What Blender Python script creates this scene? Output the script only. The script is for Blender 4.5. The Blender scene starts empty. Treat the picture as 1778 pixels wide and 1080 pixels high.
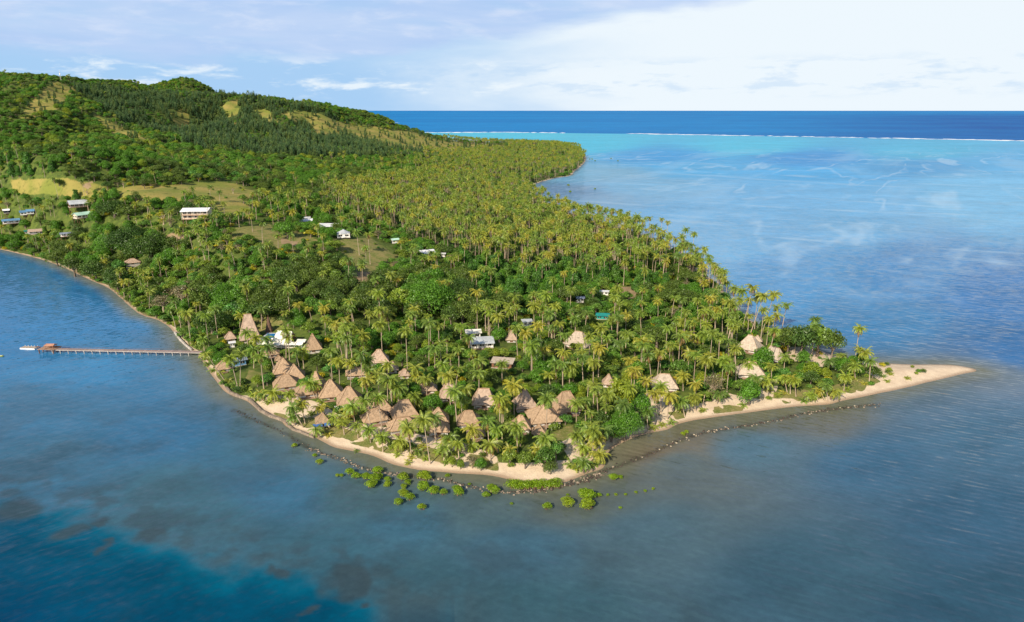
import bpy, math, random
import numpy as np
from mathutils import Vector, Matrix, Quaternion, Euler
random.seed(7); rng = np.random.default_rng(7)
scene = bpy.context.scene
COL = scene.collection

# ------------------------------------------------------------------ camera / light
CAM_H = 120.0; FPX = 1201.0; PITCH = math.radians(16.2)
cam_d = bpy.data.cameras.new('camera'); cam = bpy.data.objects.new('camera', cam_d); COL.objects.link(cam)
cam.location = (0, 0, CAM_H); cam.rotation_euler = (math.pi/2 - PITCH, 0, 0)
cam_d.sensor_width = 36; cam_d.lens = 36*FPX/1778; cam_d.clip_start = 1; cam_d.clip_end = 400000
scene.camera = cam
scene.view_settings.view_transform = 'Standard'; scene.view_settings.look = 'None'
scene.view_settings.exposure = 0.25; scene.view_settings.gamma = 1
scene.view_settings.use_curve_mapping = False
SUN_EL = math.radians(33); SUN_AZ = math.radians(30)     # shadows fall away from the camera and to the right
sd_ = Vector((-math.sin(SUN_AZ)*math.cos(SUN_EL), -math.cos(SUN_AZ)*math.cos(SUN_EL), math.sin(SUN_EL)))
sun_d = bpy.data.lights.new('sun', 'SUN'); sun = bpy.data.objects.new('sun', sun_d); COL.objects.link(sun)
sun_d.energy = 5.0; sun_d.angle = math.radians(0.5); sun_d.color = (1.0, 0.87, 0.68)
sun.rotation_euler = sd_.to_track_quat('Z', 'Y').to_euler(); sun.location = (0, 0, 400)

def ND(nt, t, **kw):
    n = nt.nodes.new(t)
    for k, v in kw.items():
        if hasattr(n, k): setattr(n, k, v)
    return n
class NT:
    """small helper to write node trees as expressions"""
    def __init__(s, tree): s.t = tree; s.l = tree.links
    def node(s, t, **kw): return ND(s.t, t, **kw)
    def put(s, sock, v):
        if isinstance(v, bpy.types.NodeSocket): s.l.new(v, sock)
        elif isinstance(v, bpy.types.Node): s.l.new(v.outputs[0], sock)
        else:
            if hasattr(sock.default_value, '__len__') and not hasattr(v, '__len__'): v = (v,)*len(sock.default_value)
            if hasattr(sock.default_value, '__len__') and len(sock.default_value) == 4 and len(v) == 3: v = tuple(v)+(1,)
            sock.default_value = v
    def m(s, op, a, b=0.0, c=0.0, clamp=False):
        n = s.node('ShaderNodeMath', operation=op); n.use_clamp = clamp
        s.put(n.inputs[0], a); s.put(n.inputs[1], b); s.put(n.inputs[2], c); return n.outputs[0]
    def vm(s, op, a, b=(0,0,0)):
        n = s.node('ShaderNodeVectorMath', operation=op); s.put(n.inputs[0], a)
        if op == 'SCALE': s.put(n.inputs[3], b)
        else: s.put(n.inputs[1], b)
        return n.outputs[0]
    def mix(s, f, a, b, blend='MIX'):
        n = s.node('ShaderNodeMix'); n.data_type = 'RGBA'; n.blend_type = blend
        s.put(n.inputs[0], f); s.put(n.inputs[6], a); s.put(n.inputs[7], b); return n.outputs[2]
    def mr(s, v, a, b, c=0.0, d=1.0, smooth=True):
        n = s.node('ShaderNodeMapRange'); n.interpolation_type = 'SMOOTHSTEP' if smooth else 'LINEAR'
        s.put(n.inputs[0], v); s.put(n.inputs[1], a); s.put(n.inputs[2], b); s.put(n.inputs[3], c); s.put(n.inputs[4], d)
        return n.outputs[0]
    def noise(s, vec, scale, detail=4, rough=0.55, dist=0.0, out=0):
        n = s.node('ShaderNodeTexNoise'); s.put(n.inputs['Vector'], vec); s.put(n.inputs['Scale'], scale)
        s.put(n.inputs['Detail'], detail); s.put(n.inputs['Roughness'], rough); s.put(n.inputs['Distortion'], dist)
        return n.outputs[out]
    def attr(s, name, out=0, kind='GEOMETRY'):
        n = s.node('ShaderNodeAttribute'); n.attribute_name = name; n.attribute_type = kind
        return n.outputs[out]
    def sep(s, v):
        n = s.node('ShaderNodeSeparateXYZ'); s.put(n.inputs[0], v); return n.outputs
    def comb(s, x, y, z):
        n = s.node('ShaderNodeCombineXYZ'); s.put(n.inputs[0], x); s.put(n.inputs[1], y); s.put(n.inputs[2], z); return n.outputs[0]

def lin(r, g, b):
    f = lambda c: (c/255/12.92 if c/255 <= .04045 else ((c/255+.055)/1.055)**2.4)
    return (f(r), f(g), f(b))

# ---- world: Nishita sky with a procedural cloud layer
world = bpy.data.worlds.new('World'); scene.world = world; world.use_nodes = True
wt = world.node_tree; wt.nodes.clear(); W = NT(wt)
SKY_S = 0.10; CL = SKY_S*1.17
sky = W.node('ShaderNodeTexSky'); sky.sky_type = 'NISHITA'; sky.sun_disc = False
sky.sun_elevation = SUN_EL; sky.sun_rotation = math.pi + SUN_AZ
sky.altitude = 100; sky.air_density = 1.0; sky.dust_density = 1.0; sky.ozone_density = 1.5
tc = W.node('ShaderNodeTexCoord'); d = tc.outputs['Generated']
xyz = W.sep(d)
az = W.m('MULTIPLY', W.m('ARCTAN2', xyz[0], xyz[1]), 57.2958)
el = W.m('MULTIPLY', W.m('ARCSINE', xyz[2]), 57.2958)
flat = W.comb(W.m('MULTIPLY', az, .10), W.m('MULTIPLY', el, .55), 0)
n1 = W.noise(flat, 1.0, 6, .55, .3)
n2 = W.noise(W.comb(W.m('MULTIPLY', az, .22), W.m('MULTIPLY', el, .9), 3.0), 1.0, 7, .6, .2)
n3 = W.noise(W.comb(W.m('MULTIPLY', az, .05), W.m('MULTIPLY', el, .25), 8.0), 1.0, 5, .55, .4)
base = W.mix(.6, sky.outputs[0], tuple(c/CL for c in lin(165, 205, 240)))   # thin veil over the blue
hor = W.mr(el, 1.0, 12.0, 1, 0)
pale = tuple(c/CL for c in lin(236, 246, 253))
bluev = tuple(c/CL for c in lin(168, 206, 243))
grey = tuple(c/CL for c in lin(176, 204, 243))
lilac = tuple(c/CL for c in lin(196, 216, 246))
low = W.mix(W.mr(W.m('ADD', az, W.m('MULTIPLY', W.m('SUBTRACT', n3, .5), 30)), -16, 10), bluev, pale)
# white streaks low on the left and along the horizon
st = W.mr(n2, .50, .68)
band = W.m('MULTIPLY', W.mr(el, .6, 1.6), W.mr(el, 4.2, 3.0))
low = W.mix(W.m('MULTIPLY', W.m('MULTIPLY', st, band), .9), low, pale)
low = W.mix(W.m('MULTIPLY', W.m('MULTIPLY', W.mr(n2, .50, .36), band), .35), low, bluev)
# the high layer, its edge rising to the right
edge = W.m('ADD', 3.4, W.m('MULTIPLY', W.m('MAXIMUM', W.m('SUBTRACT', az, -14), 0), .135))
ey = W.m('ADD', W.m('SUBTRACT', el, edge), W.m('MULTIPLY', W.m('SUBTRACT', n1, .5), 3.0))
lay = W.mr(ey, -.35, .9)
laycol = W.mix(W.mr(n3, .35, .65), grey, lilac)
laycol = W.mix(W.m('MULTIPLY', W.mr(n2, .45, .75), .55), laycol, tuple(c/CL for c in lin(224, 233, 250)))
laycol = W.mix(W.m('MULTIPLY', W.mr(n1, .55, .3), .45), laycol, bluev)
low = W.mix(lay, low, laycol)
fin = W.mix(W.mr(el, 11, 38), low, sky.outputs[0])
bg = W.node('ShaderNodeBackground'); bg.inputs[1].default_value = SKY_S
W.put(bg.inputs[0], fin)
wo = W.node('ShaderNodeOutputWorld'); wt.links.new(bg.outputs[0], wo.inputs[0])

# ------------------------------------------------------------------ picture <-> place
SP, CP = math.sin(PITCH), math.cos(PITCH)
def ray(px, py):
    x = (np.asarray(px, float)-889)/FPX; y = (540-np.asarray(py, float))/FPX
    return x, CP+y*SP, -SP+y*CP
def at_z(px, py, z=0.0):
    x, y, zz = ray(px, py); t = (z-CAM_H)/zz; return x*t, y*t
def at_d(px, py, dist):
    x, y, zz = ray(px, py); t = dist/np.hypot(x, y); return x*t, y*t, CAM_H+zz*t
def project(x, y, z):
    x = np.asarray(x, float); dz = z-CAM_H
    dep = y*CP-dz*SP; up = y*SP+dz*CP
    dep = np.maximum(dep, 1e-3)
    return 889+FPX*x/dep, 540-FPX*up/dep, dep

# ---- value noise
_perm = rng.random((256, 256))
def vnoise(x, y):
    xi = np.floor(x).astype(int); yi = np.floor(y).astype(int); fx = x-xi; fy = y-yi
    fx = fx*fx*(3-2*fx); fy = fy*fy*(3-2*fy)
    a = _perm[xi & 255, yi & 255]; b = _perm[(xi+1) & 255, yi & 255]; c = _perm[xi & 255, (yi+1) & 255]; e = _perm[(xi+1) & 255, (yi+1) & 255]
    return (a*(1-fx)+b*fx)*(1-fy)+(c*(1-fx)+e*fx)*fy
def fbm(x, y, s, oc=4):
    v = 0; a = .5; t = 0
    for i in range(oc):
        v = v+a*vnoise(x/s+17.3*i, y/s+9.1*i); t += a; a *= .5; s /= 2.03
    return v/t
def sstep(a, b, v):
    t = np.clip((v-a)/(b-a), 0, 1); return t*t*(3-2*t)

# ---- shoreline
shore_px = [(-260,404),(-100,414),(0,433),(35,441),(70,450),(110,464),(150,483),(188,500),(215,522),(242,545),(275,556),(296,570),(312,590),(330,608),
 (345,618),(360,640),(378,665),(396,683),(431,697),(452,714),(485,729),(497,741),(519,750),(544,758),(560,766),(582,777),(616,784),(650,792),(684,807),
 (728,816),(772,820),(838,824),(872,830),(905,838),(940,840),(974,839),(996,832),(1020,822),(1043,814),(1050,806),(1051,795),(1062,780),(1093,763),(1124,752),(1157,746),
 (1174,737),(1202,730),(1253,722),(1323,713),(1380,706),(1436,702),(1458,697),(1505,687),(1572,673),(1626,660),(1671,649),(1697,643),(1671,636),
 (1637,633),(1581,633),(1528,630),(1480,624),(1440,614),(1405,600),(1372,585),(1335,572),(1302,556),(1276,535),(1262,512),(1243,492),(1215,470),
 (1190,448),(1150,424),(1100,402),(1050,388),(1000,374),(960,357),(930,341),(915,328),(930,319),(964,309),(990,305),(997,298),(1008,289),(1016,280),(1017,272),(1010,267)]
sp = np.array([at_z(a, b, 0.0) for a, b in shore_px])
back = np.array([(210,2350),(60,2450),(-200,2500),(-500,2600),(-900,3100),(-1500,3600),(-3200,3600),(-3200,1200),(-1200,760)])
poly = np.vstack([sp, back])
def catmull(P, n=4):
    out = []
    N = len(P)
    for i in range(N):
        p0, p1, p2, p3 = P[i-1], P[i], P[(i+1) % N], P[(i+2) % N]
        for k in range(n):
            t = k/n
            out.append(.5*((2*p1)+(-p0+p2)*t+(2*p0-5*p1+4*p2-p3)*t*t+(-p0+3*p1-3*p2+p3)*t**3))
    return np.array(out)
poly = catmull(poly, 3)
def in_poly(x, y, P):
    P = np.asarray(P, float); ins = np.zeros(np.shape(x), bool); n = len(P)
    for i in range(n):
        x1, y1 = P[i]; x2, y2 = P[(i+1) % n]
        if y1 == y2: continue
        c = ((y1 > y) != (y2 > y)) & (x < (x2-x1)*(y-y1)/(y2-y1)+x1)
        ins ^= c
    return ins
def poly_dist(x, y, P, closed=True):
    P = np.asarray(P, float); d2 = np.full(np.shape(x), 1e12); n = len(P)
    for i in range(n if closed else n-1):
        x1, y1 = P[i]; x2, y2 = P[(i+1) % n]; ex, ey_ = x2-x1, y2-y1
        L = ex*ex+ey_*ey_+1e-9
        t = np.clip(((x-x1)*ex+(y-y1)*ey_)/L, 0, 1)
        d2 = np.minimum(d2, (x-x1-t*ex)**2+(y-y1-t*ey_)**2)
    return np.sqrt(d2)
def sdist(x, y):
    d_ = poly_dist(x, y, poly); d_ = np.where(in_poly(x, y, poly), d_, -d_)
    return d_ + (fbm(x, y, 9.0, 3)-.5)*np.clip(np.abs(d_)/6, .3, 1)*2.2

# ---- relief: control heights (pixel, height) or (pixel, distance), thin-plate interpolated
ctrl = []
for px, py, z in [(450,640,3),(600,650,4),(750,640,4),(900,620,4),(1050,640,4),(1150,600,4),(1250,600,4),(1350,640,3),(1400,620,3),(900,760,2.5),(700,740,2.5),(1450,660,2.5),
   (650,580,6),(800,570,5),(900,540,5),(1000,520,5),(1100,500,5),(1180,480,5),(1150,440,4),(1050,430,6),(950,400,6),(1000,390,4),(900,360,6),
   (500,560,9),(560,520,14),(420,540,9),(340,540,6),(300,540,7),(260,500,8),(350,480,18),(440,480,20),(520,470,21),(640,490,15),(640,450,19),(740,440,15),(750,500,10),(850,470,8),
   (600,418,29),(570,402,30),(530,396,31),(480,420,30),(420,420,32),(345,392,38),(290,400,32),(300,440,24),(220,430,20),(230,465,13),(140,380,26),(110,415,17),(60,412,13),(25,397,15),(45,386,18),(130,440,9),
   (700,400,20),(800,400,12),(640,380,27)]:
    x, y = at_z(px, py, z); ctrl.append((x, y, z))
for px, py, dd in [(50,335,700),(130,332,715),(220,335,700),(300,338,700),(380,340,690),(440,345,700),(200,318,780),(330,318,790),(420,318,800),(60,312,800),(560,345,760),(500,325,820),
   (100,285,930),(100,245,1180),(100,205,1420),(100,168,1680),(20,190,1500),(20,240,1200),(0,300,850),(0,160,1750),(0,139,2050),(45,140,2000),(80,140,1880),(150,152,1850),(200,161,1850),(270,171,1900),
   (300,285,950),(300,245,1250),(300,212,1560),(325,158,2650),(300,165,2550),(350,165,2600),(390,176,2400),(430,174,1950),(400,200,1650),(400,240,1350),(400,280,1020),
   (470,179,1850),(500,188,1800),(500,225,1500),(500,265,1180),(560,199,1750),(560,240,1480),(560,280,1120),(620,215,1780),(620,245,1560),(640,290,1120),(680,221,1850),(706,220,1950),(740,237,1950),(700,262,1500),(700,300,1130),
   (800,247,2000),(800,270,1650),(850,300,1250),(780,340,900),(900,253,2000),(940,256,1980),(987,261,1950),(940,280,1600)]:
    ctrl.append(at_d(px, py, dd))
ctrl += [(-1900,2300,230),(-1500,3200,90),(-900,2900,120),(-700,2450,110),(-500,2250,60),(-300,2250,25),(0,2350,8),(-2600,1500,150),(-2500,3300,120),(-1100,800,45),(-1300,1100,90)]
ctrl = np.array(ctrl)
def _tps(r2): return .5*r2*np.log(r2+1e-9)
_s = 1000.0
_cx = ctrl[:, 0]/_s; _cy = ctrl[:, 1]/_s; _n = len(ctrl)
_K = _tps((_cx[:, None]-_cx)**2+(_cy[:, None]-_cy)**2) + np.eye(_n)*2e-4
_P = np.stack([np.ones(_n), _cx, _cy], 1)
_A = np.zeros((_n+3, _n+3)); _A[:_n, :_n] = _K; _A[:_n, _n:] = _P; _A[_n:, :_n] = _P.T
_w = np.linalg.solve(_A, np.concatenate([ctrl[:, 2], [0, 0, 0]]))
def rbf(x, y):
    x = np.asarray(x, float)/_s; y = np.asarray(y, float)/_s; v = _w[_n]+_w[_n+1]*x+_w[_n+2]*y
    for i in range(_n): v = v+_w[i]*_tps((x-_cx[i])**2+(y-_cy[i])**2)
    return v
def height(x, y, sd=None):
    x = np.asarray(x, float); y = np.asarray(y, float)
    if sd is None: sd = sdist(x, y)
    h = np.clip(rbf(x, y), 1.6, 320)
    r = fbm(x+400, y, 210, 5); ridge = 1-np.abs(2*fbm(x*1.3+90, y*.6, 190, 4)-1)*2.2
    k = sstep(45, 120, h)
    h = h + k*((r-.5)*34 + (ridge-.6)*24) + 24*np.exp(-(((x+1085)/100)**2+((y-2420)/120)**2)) + sstep(4, 30, h)*(fbm(x, y, 40, 3)-.5)*3
    beach = np.where(sd > 0, np.minimum(.13*sd, 1.4+.012*sd), np.maximum(.10*sd, -2.5))
    w = sstep(10, 75, sd)
    return beach*(1-w)+w*np.maximum(h, 1.4)
def hgt1(x, y): return float(height(np.array([x]), np.array([y]))[0])
def ground_at(px, py):
    """first hit of the picture ray with the ground"""
    t = np.concatenate([np.arange(150, 1200, 1.5), np.arange(1200, 3000, 6.0)])
    x, y, z = ray(px, py); l = math.hypot(x, y)
    X, Y, Z = x*t/l, y*t/l, CAM_H+z*t/l
    H = np.maximum(height(X, Y), 0.0)
    i = np.nonzero(Z <= H)[0]
    i = i[0] if len(i) else len(t)-1
    return float(X[i]), float(Y[i]), float(H[i])

# ------------------------------------------------------------------ mesh helpers
def mesh_np(name, V, F, mats, smooth=False, mi=None):
    """V (n,3); F (m,3) or (m,4)"""
    V = np.asarray(V, np.float32); F = np.asarray(F, np.int32); m, k = F.shape
    me = bpy.data.meshes.new(name)
    me.vertices.add(len(V)); me.vertices.foreach_set('co', V.ravel())
    me.loops.add(m*k); me.loops.foreach_set('vertex_index', F.ravel())
    me.polygons.add(m); me.polygons.foreach_set('loop_start', np.arange(0, m*k, k, dtype=np.int32))
    me.polygons.foreach_set('loop_total', np.full(m, k, np.int32))
    if smooth: me.polygons.foreach_set('use_smooth', np.ones(m, bool))
    for a in (mats if isinstance(mats, (list, tuple)) else [mats]): me.materials.append(a)
    if mi is not None: me.polygons.foreach_set('material_index', np.asarray(mi, np.int32))
    me.update(calc_edges=True); return me
class MB:
    """collects shapes into one mesh"""
    def __init__(s): s.v = []; s.f = []; s.mi = []
    def add(s, vs, fs, mi=0):
        o = len(s.v); s.v += [tuple(v) for v in vs]; s.f += [tuple(i+o for i in f) for f in fs]; s.mi += [mi]*len(fs); return s
    def box(s, c, size, rz=0, mi=0, taper=1.0):
        x, y, z = size[0]/2, size[1]/2, size[2]/2; ca, sa = math.cos(rz), math.sin(rz); vs = []
        for dz in (-z, z):
            k = 1 if dz < 0 else taper
            for dx, dy in ((-x,-y),(x,-y),(x,y),(-x,y)):
                vs.append((c[0]+(dx*ca-dy*sa)*k, c[1]+(dx*sa+dy*ca)*k, c[2]+dz))
        return s.add(vs, [(3,2,1,0),(4,5,6,7),(0,1,5,4),(1,2,6,5),(2,3,7,6),(3,0,4,7)], mi)
    def tube(s, pts, rs, n=6, mi=0, cap=True):
        vs = []; fs = []
        for i, p in enumerate(pts):
            p = Vector(p); a = Vector(pts[max(i-1, 0)]); b = Vector(pts[min(i+1, len(pts)-1)]); dr = (b-a).normalized()
            u = dr.orthogonal().normalized() if abs(dr.z) < .99 else Vector((1, 0, 0)); w = dr.cross(u).normalized(); u = w.cross(dr)
            r = rs[i] if hasattr(rs, '__len__') else rs
            for k in range(n):
                t = 2*math.pi*k/n; vs.append(p+u*math.cos(t)*r+w*math.sin(t)*r)
        for i in range(len(pts)-1):
            for k in range(n):
                a = i*n+k; b = i*n+(k+1) % n; fs.append((a, b, b+n, a+n))
        if cap: fs.append(tuple(range(n-1, -1, -1))); fs.append(tuple(range((len(pts)-1)*n, len(pts)*n)))
        return s.add(vs, fs, mi)
    def mesh(s, name, mats, smooth=False):
        me = bpy.data.meshes.new(name); me.from_pydata(s.v, [], s.f)
        for a in (mats if isinstance(mats, (list, tuple)) else [mats]): me.materials.append(a)
        me.polygons.foreach_set('material_index', np.array(s.mi, np.int32))
        if smooth: me.polygons.foreach_set('use_smooth', np.ones(len(s.f), bool))
        me.update(); return me
def link(name, me, parent=None, loc=None, rot=None, scl=None):
    o = bpy.data.objects.new(name, me); COL.objects.link(o)
    if parent: o.parent = parent
    if loc is not None: o.location = loc
    if rot is not None: o.rotation_euler = rot
    if scl is not None: o.scale = scl if hasattr(scl, '__len__') else (scl,)*3
    return o
def tag(o, label=None, cat=None, group=None, kind=None):
    if label: o['label'] = label
    if cat: o['category'] = cat
    if group: o['group'] = group
    if kind: o['kind'] = kind
    return o

# ------------------------------------------------------------------ materials
def new_mat(name):
    m = bpy.data.materials.new(name); m.use_nodes = True; m.node_tree.nodes.clear(); return m, NT(m.node_tree)
def finish(m, N, shader):
    o = N.node('ShaderNodeOutputMaterial'); N.l.new(shader, o.inputs[0]); return m
def principled(N, col, rough=.8, spec=.3, normal=None, metal=0.0):
    p = N.node('ShaderNodeBsdfPrincipled'); N.put(p.inputs['Base Color'], col); N.put(p.inputs['Roughness'], rough)
    N.put(p.inputs['Specular IOR Level'], spec); N.put(p.inputs['Metallic'], metal)
    if normal is not None: N.put(p.inputs['Normal'], normal)
    return p.outputs[0]
def leaf_mat(name, cols, var=.35, trans=.3, rough=.55, nscale=.35):
    """foliage: the hue differs from plant to plant and from leaf clump to leaf clump"""
    m, N = new_mat(name)
    oi = N.node('ShaderNodeObjectInfo')
    ramp = N.node('ShaderNodeValToRGB'); el_ = ramp.color_ramp.elements
    while len(el_) > 1: el_.remove(el_[-1])
    for i, c in enumerate(cols):
        e = el_[0] if i == 0 else el_.new(i/(len(cols)-1))
        e.position = i/(len(cols)-1); e.color = tuple(c)+(1,)
    N.put(ramp.inputs[0], oi.outputs['Random'])
    tcn = N.node('ShaderNodeTexCoord')
    seed = N.m('MULTIPLY', oi.outputs['Random'], 37.0)
    nz = N.noise(N.vm('ADD', tcn.outputs['Object'], N.comb(seed, seed, seed)), nscale, 3, .6)
    geo = N.node('ShaderNodeNewGeometry')
    rnd = geo.outputs['Random Per Island']
    k = N.m('ADD', N.mr(nz, .3, .7, 1-var, 1+var), N.m('MULTIPLY', N.m('SUBTRACT', rnd, .5), .55))
    c = N.vm('SCALE', ramp.outputs[0], N.m('MULTIPLY', k, 1.22))
    yel = N.mix(N.mr(rnd, .65, 1.0, 0, .5), c, N.vm('MULTIPLY', c, (1.45, 1.22, .7)))
    df = N.node('ShaderNodeBsdfDiffuse'); N.put(df.inputs[0], yel)
    tr = N.node('ShaderNodeBsdfTranslucent'); N.put(tr.inputs[0], N.vm('MULTIPLY', yel, (1.25, 1.35, .6)))
    gl = N.node('ShaderNodeBsdfGlossy'); N.put(gl.inputs[0], (.8, .85, .8)); N.put(gl.inputs[1], .45)
    mx = N.node('ShaderNodeMixShader'); mx.inputs[0].default_value = trans; N.l.new(df.outputs[0], mx.inputs[1]); N.l.new(tr.outputs[0], mx.inputs[2])
    m2 = N.node('ShaderNodeMixShader'); m2.inputs[0].default_value = .035; N.l.new(mx.outputs[0], m2.inputs[1]); N.l.new(gl.outputs[0], m2.inputs[2])
    return finish(m, N, m2.outputs[0])
def rough_mat(name, c1, c2, scale=2.0, rough=.85, spec=.2, bump=.3, stretch=(1,1,1), var=.15, metal=0.0):
    m, N = new_mat(name); t = N.node('ShaderNodeTexCoord'); oi = N.node('ShaderNodeObjectInfo')
    v = N.vm('MULTIPLY', t.outputs['Object'], stretch)
    v = N.vm('ADD', v, N.comb(N.m('MULTIPLY', oi.outputs['Random'], 50), 0, 0))
    nz = N.noise(v, scale, 5, .65)
    c = N.mix(N.mr(nz, .3, .7), c1, c2)
    c = N.vm('SCALE', c, N.mr(oi.outputs['Random'], 0, 1, 1-var, 1+var, False))
    c = N.vm('SCALE', c, N.mr(N.noise(v, scale*.16, 3, .6), .3, .7, .82, 1.15))
    b = N.node('ShaderNodeBump'); b.inputs['Strength'].default_value = bump; b.inputs['Distance'].default_value = .15
    N.put(b.inputs['Height'], nz)
    return finish(m, N, principled(N, c, rough, spec, b.outputs[0], metal))
M = {}
M['palm'] = leaf_mat('palm_frond', [(.17,.25,.034),(.25,.28,.04),(.13,.22,.038),(.32,.30,.04),(.18,.27,.034),(.10,.17,.035),(.22,.29,.038)], .25, .33, nscale=.6)
M['palm_dry'] = leaf_mat('palm_dry_frond', [(.23,.15,.05),(.19,.12,.05)], .2, .2)
M['leaf'] = leaf_mat('broad_leaf', [(.075,.155,.022),(.12,.235,.025),(.085,.22,.045),(.19,.26,.032),(.14,.21,.03),(.07,.18,.032)], .45, .28)
M['leaf_lime'] = leaf_mat('lime_leaf', [(.17,.25,.02),(.22,.27,.022),(.14,.23,.02)], .3, .3)
M['leaf_green'] = leaf_mat('fresh_leaf', [(.075,.19,.015),(.09,.21,.02)], .35, .3)
M['leaf_dark'] = leaf_mat('dark_leaf', [(.065,.11,.018),(.095,.145,.022),(.05,.105,.022)], .35, .22)
M['leaf_giant'] = leaf_mat('dense_dark_leaf', [(.035,.08,.013),(.05,.10,.015)], .5, .2, nscale=.5)
M['leaf_vine'] = leaf_mat('vine_leaf', [(.075,.20,.022),(.07,.17,.03),(.12,.22,.025)], .35, .3)
M['leaf_pine'] = leaf_mat('pine_needles', [(.065,.13,.055),(.085,.16,.06),(.14,.20,.055)], .25, .15)
M['leaf_dry'] = leaf_mat('grey_dry_leaf', [(.15,.135,.075),(.18,.16,.09)], .25, .2)
M['leaf_yellow'] = leaf_mat('yellow_leaf', [(.34,.33,.02),(.42,.34,.02),(.26,.30,.02)], .25, .3)
M['leaf_mangrove'] = leaf_mat('mangrove_leaf', [(.18,.29,.012),(.16,.26,.012),(.22,.30,.016)], .3, .3, nscale=.8)
M['grass_tuft'] = leaf_mat('undergrowth_leaf', [(.05,.085,.015),(.085,.13,.02),(.11,.13,.03),(.045,.095,.018)], .35, .25)
M['bark'] = rough_mat('palm_bark', (.36,.28,.20), (.52,.41,.31), 2.5, stretch=(1,1,3))
M['bark_dark'] = rough_mat('tree_bark', (.14,.11,.085), (.24,.19,.15), 2.0)
M['root'] = rough_mat('mangrove_root', (.20,.10,.07), (.32,.18,.13), 3.0)
M['thatch'] = rough_mat('thatch', (.32,.22,.14), (.49,.35,.23), 3.2, stretch=(2.2,2.2,.5), bump=.6, var=.12)
M['thatch_grey'] = rough_mat('grey_thatch', (.38,.27,.20), (.52,.40,.31), 3.2, stretch=(2.2,2.2,.5), bump=.6, var=.1)
M['thatch_pale'] = rough_mat('pale_thatch', (.40,.33,.26), (.54,.46,.37), 3.0, stretch=(2.2,2.2,.5), bump=.5, var=.08)
M['thatch_dark'] = rough_mat('dark_thatch', (.13,.08,.055), (.22,.13,.09), 3.0, stretch=(2.2,2.2,.5), bump=.6)
M['ridge'] = rough_mat('ridge_thatch', (.30,.19,.11), (.40,.27,.17), 4.0, bump=.5)
M['white'] = rough_mat('white_wall_paint', (.70,.68,.63), (.80,.79,.76), 1.5, rough=.6, bump=.05)
M['cream'] = rough_mat('cream_wall', (.58,.50,.38), (.66,.58,.46), 1.5, rough=.7, bump=.05)
M['wood'] = rough_mat('brown_timber', (.16,.08,.05), (.25,.13,.08), 3.0, stretch=(1,1,4))
M['deckwood'] = rough_mat('deck_timber', (.30,.19,.13), (.42,.28,.2), 2.5, stretch=(4,1,1))
M['dark'] = rough_mat('dark_opening_glass', (.02,.022,.025), (.05,.05,.05), 1.0, rough=.2, spec=.5, bump=0)
M['metal_white'] = rough_mat('white_roof_sheet', (.74,.75,.77), (.82,.83,.84), .8, rough=.45, bump=.05, spec=.4)
M['metal_grey'] = rough_mat('grey_roof_sheet', (.42,.45,.48), (.52,.55,.57), .8, rough=.4, bump=.05, spec=.5)
M['metal_blue'] = rough_mat('blue_roof_sheet', (.10,.24,.42), (.16,.32,.50), .8, rough=.45, bump=.05, spec=.4)
M['metal_slate'] = rough_mat('slate_roof_sheet', (.25,.30,.40), (.34,.39,.50), .8, rough=.45, bump=.05, spec=.4)
M['metal_green'] = rough_mat('green_roof_sheet', (.36,.58,.46), (.48,.68,.56), .8, rough=.45, bump=.05, spec=.4)
M['canvas'] = rough_mat('white_canvas', (.76,.73,.66), (.82,.79,.72), .7, rough=.8, bump=.1)
M['canvas_blue'] = rough_mat('blue_canvas', (.05,.13,.34), (.08,.18,.42), .7, rough=.8, bump=.1)
M['red'] = rough_mat('red_timber', (.36,.10,.07), (.45,.15,.11), 2.0)
M['teal'] = rough_mat('teal_sheet', (.02,.26,.24), (.03,.34,.30), 1.0, rough=.6)
M['conc'] = rough_mat('pale_concrete', (.42,.38,.34), (.56,.52,.47), 1.5)
M['stone'] = rough_mat('sea_wall_stone', (.17,.13,.105), (.36,.29,.22), 1.8)
M['rock'] = rough_mat('breakwater_rock', (.14,.11,.09), (.36,.29,.21), 1.2, bump=.6, var=.45)
M['rock_dark'] = rough_mat('wet_dark_rock', (.035,.03,.028), (.10,.075,.06), 1.2, bump=.6, rough=.5, var=.35)
M['rock_pale'] = rough_mat('pale_rock', (.30,.25,.18), (.46,.39,.29), 1.2, bump=.6, var=.2)
M['jettywood'] = rough_mat('weathered_jetty_boards', (.30,.235,.215), (.42,.34,.32), 2.5, stretch=(4,1,1))
M['orange'] = rough_mat('orange_timber', (.38,.19,.12), (.48,.26,.18), 2.0)
m, N = new_mat('pool_water')
M['pool'] = finish(m, N, principled(N, (.02,.20,.50), .08, .5))
m, N = new_mat('surf_foam')
t = N.node('ShaderNodeTexCoord'); nz = N.noise(N.vm('MULTIPLY', t.outputs['Object'], (.01,.02,.01)), 1.0, 4)
M['foam'] = finish(m, N, principled(N, N.mix(nz, (.75,.8,.84), (.9,.92,.93)), .8, .2))

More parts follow.
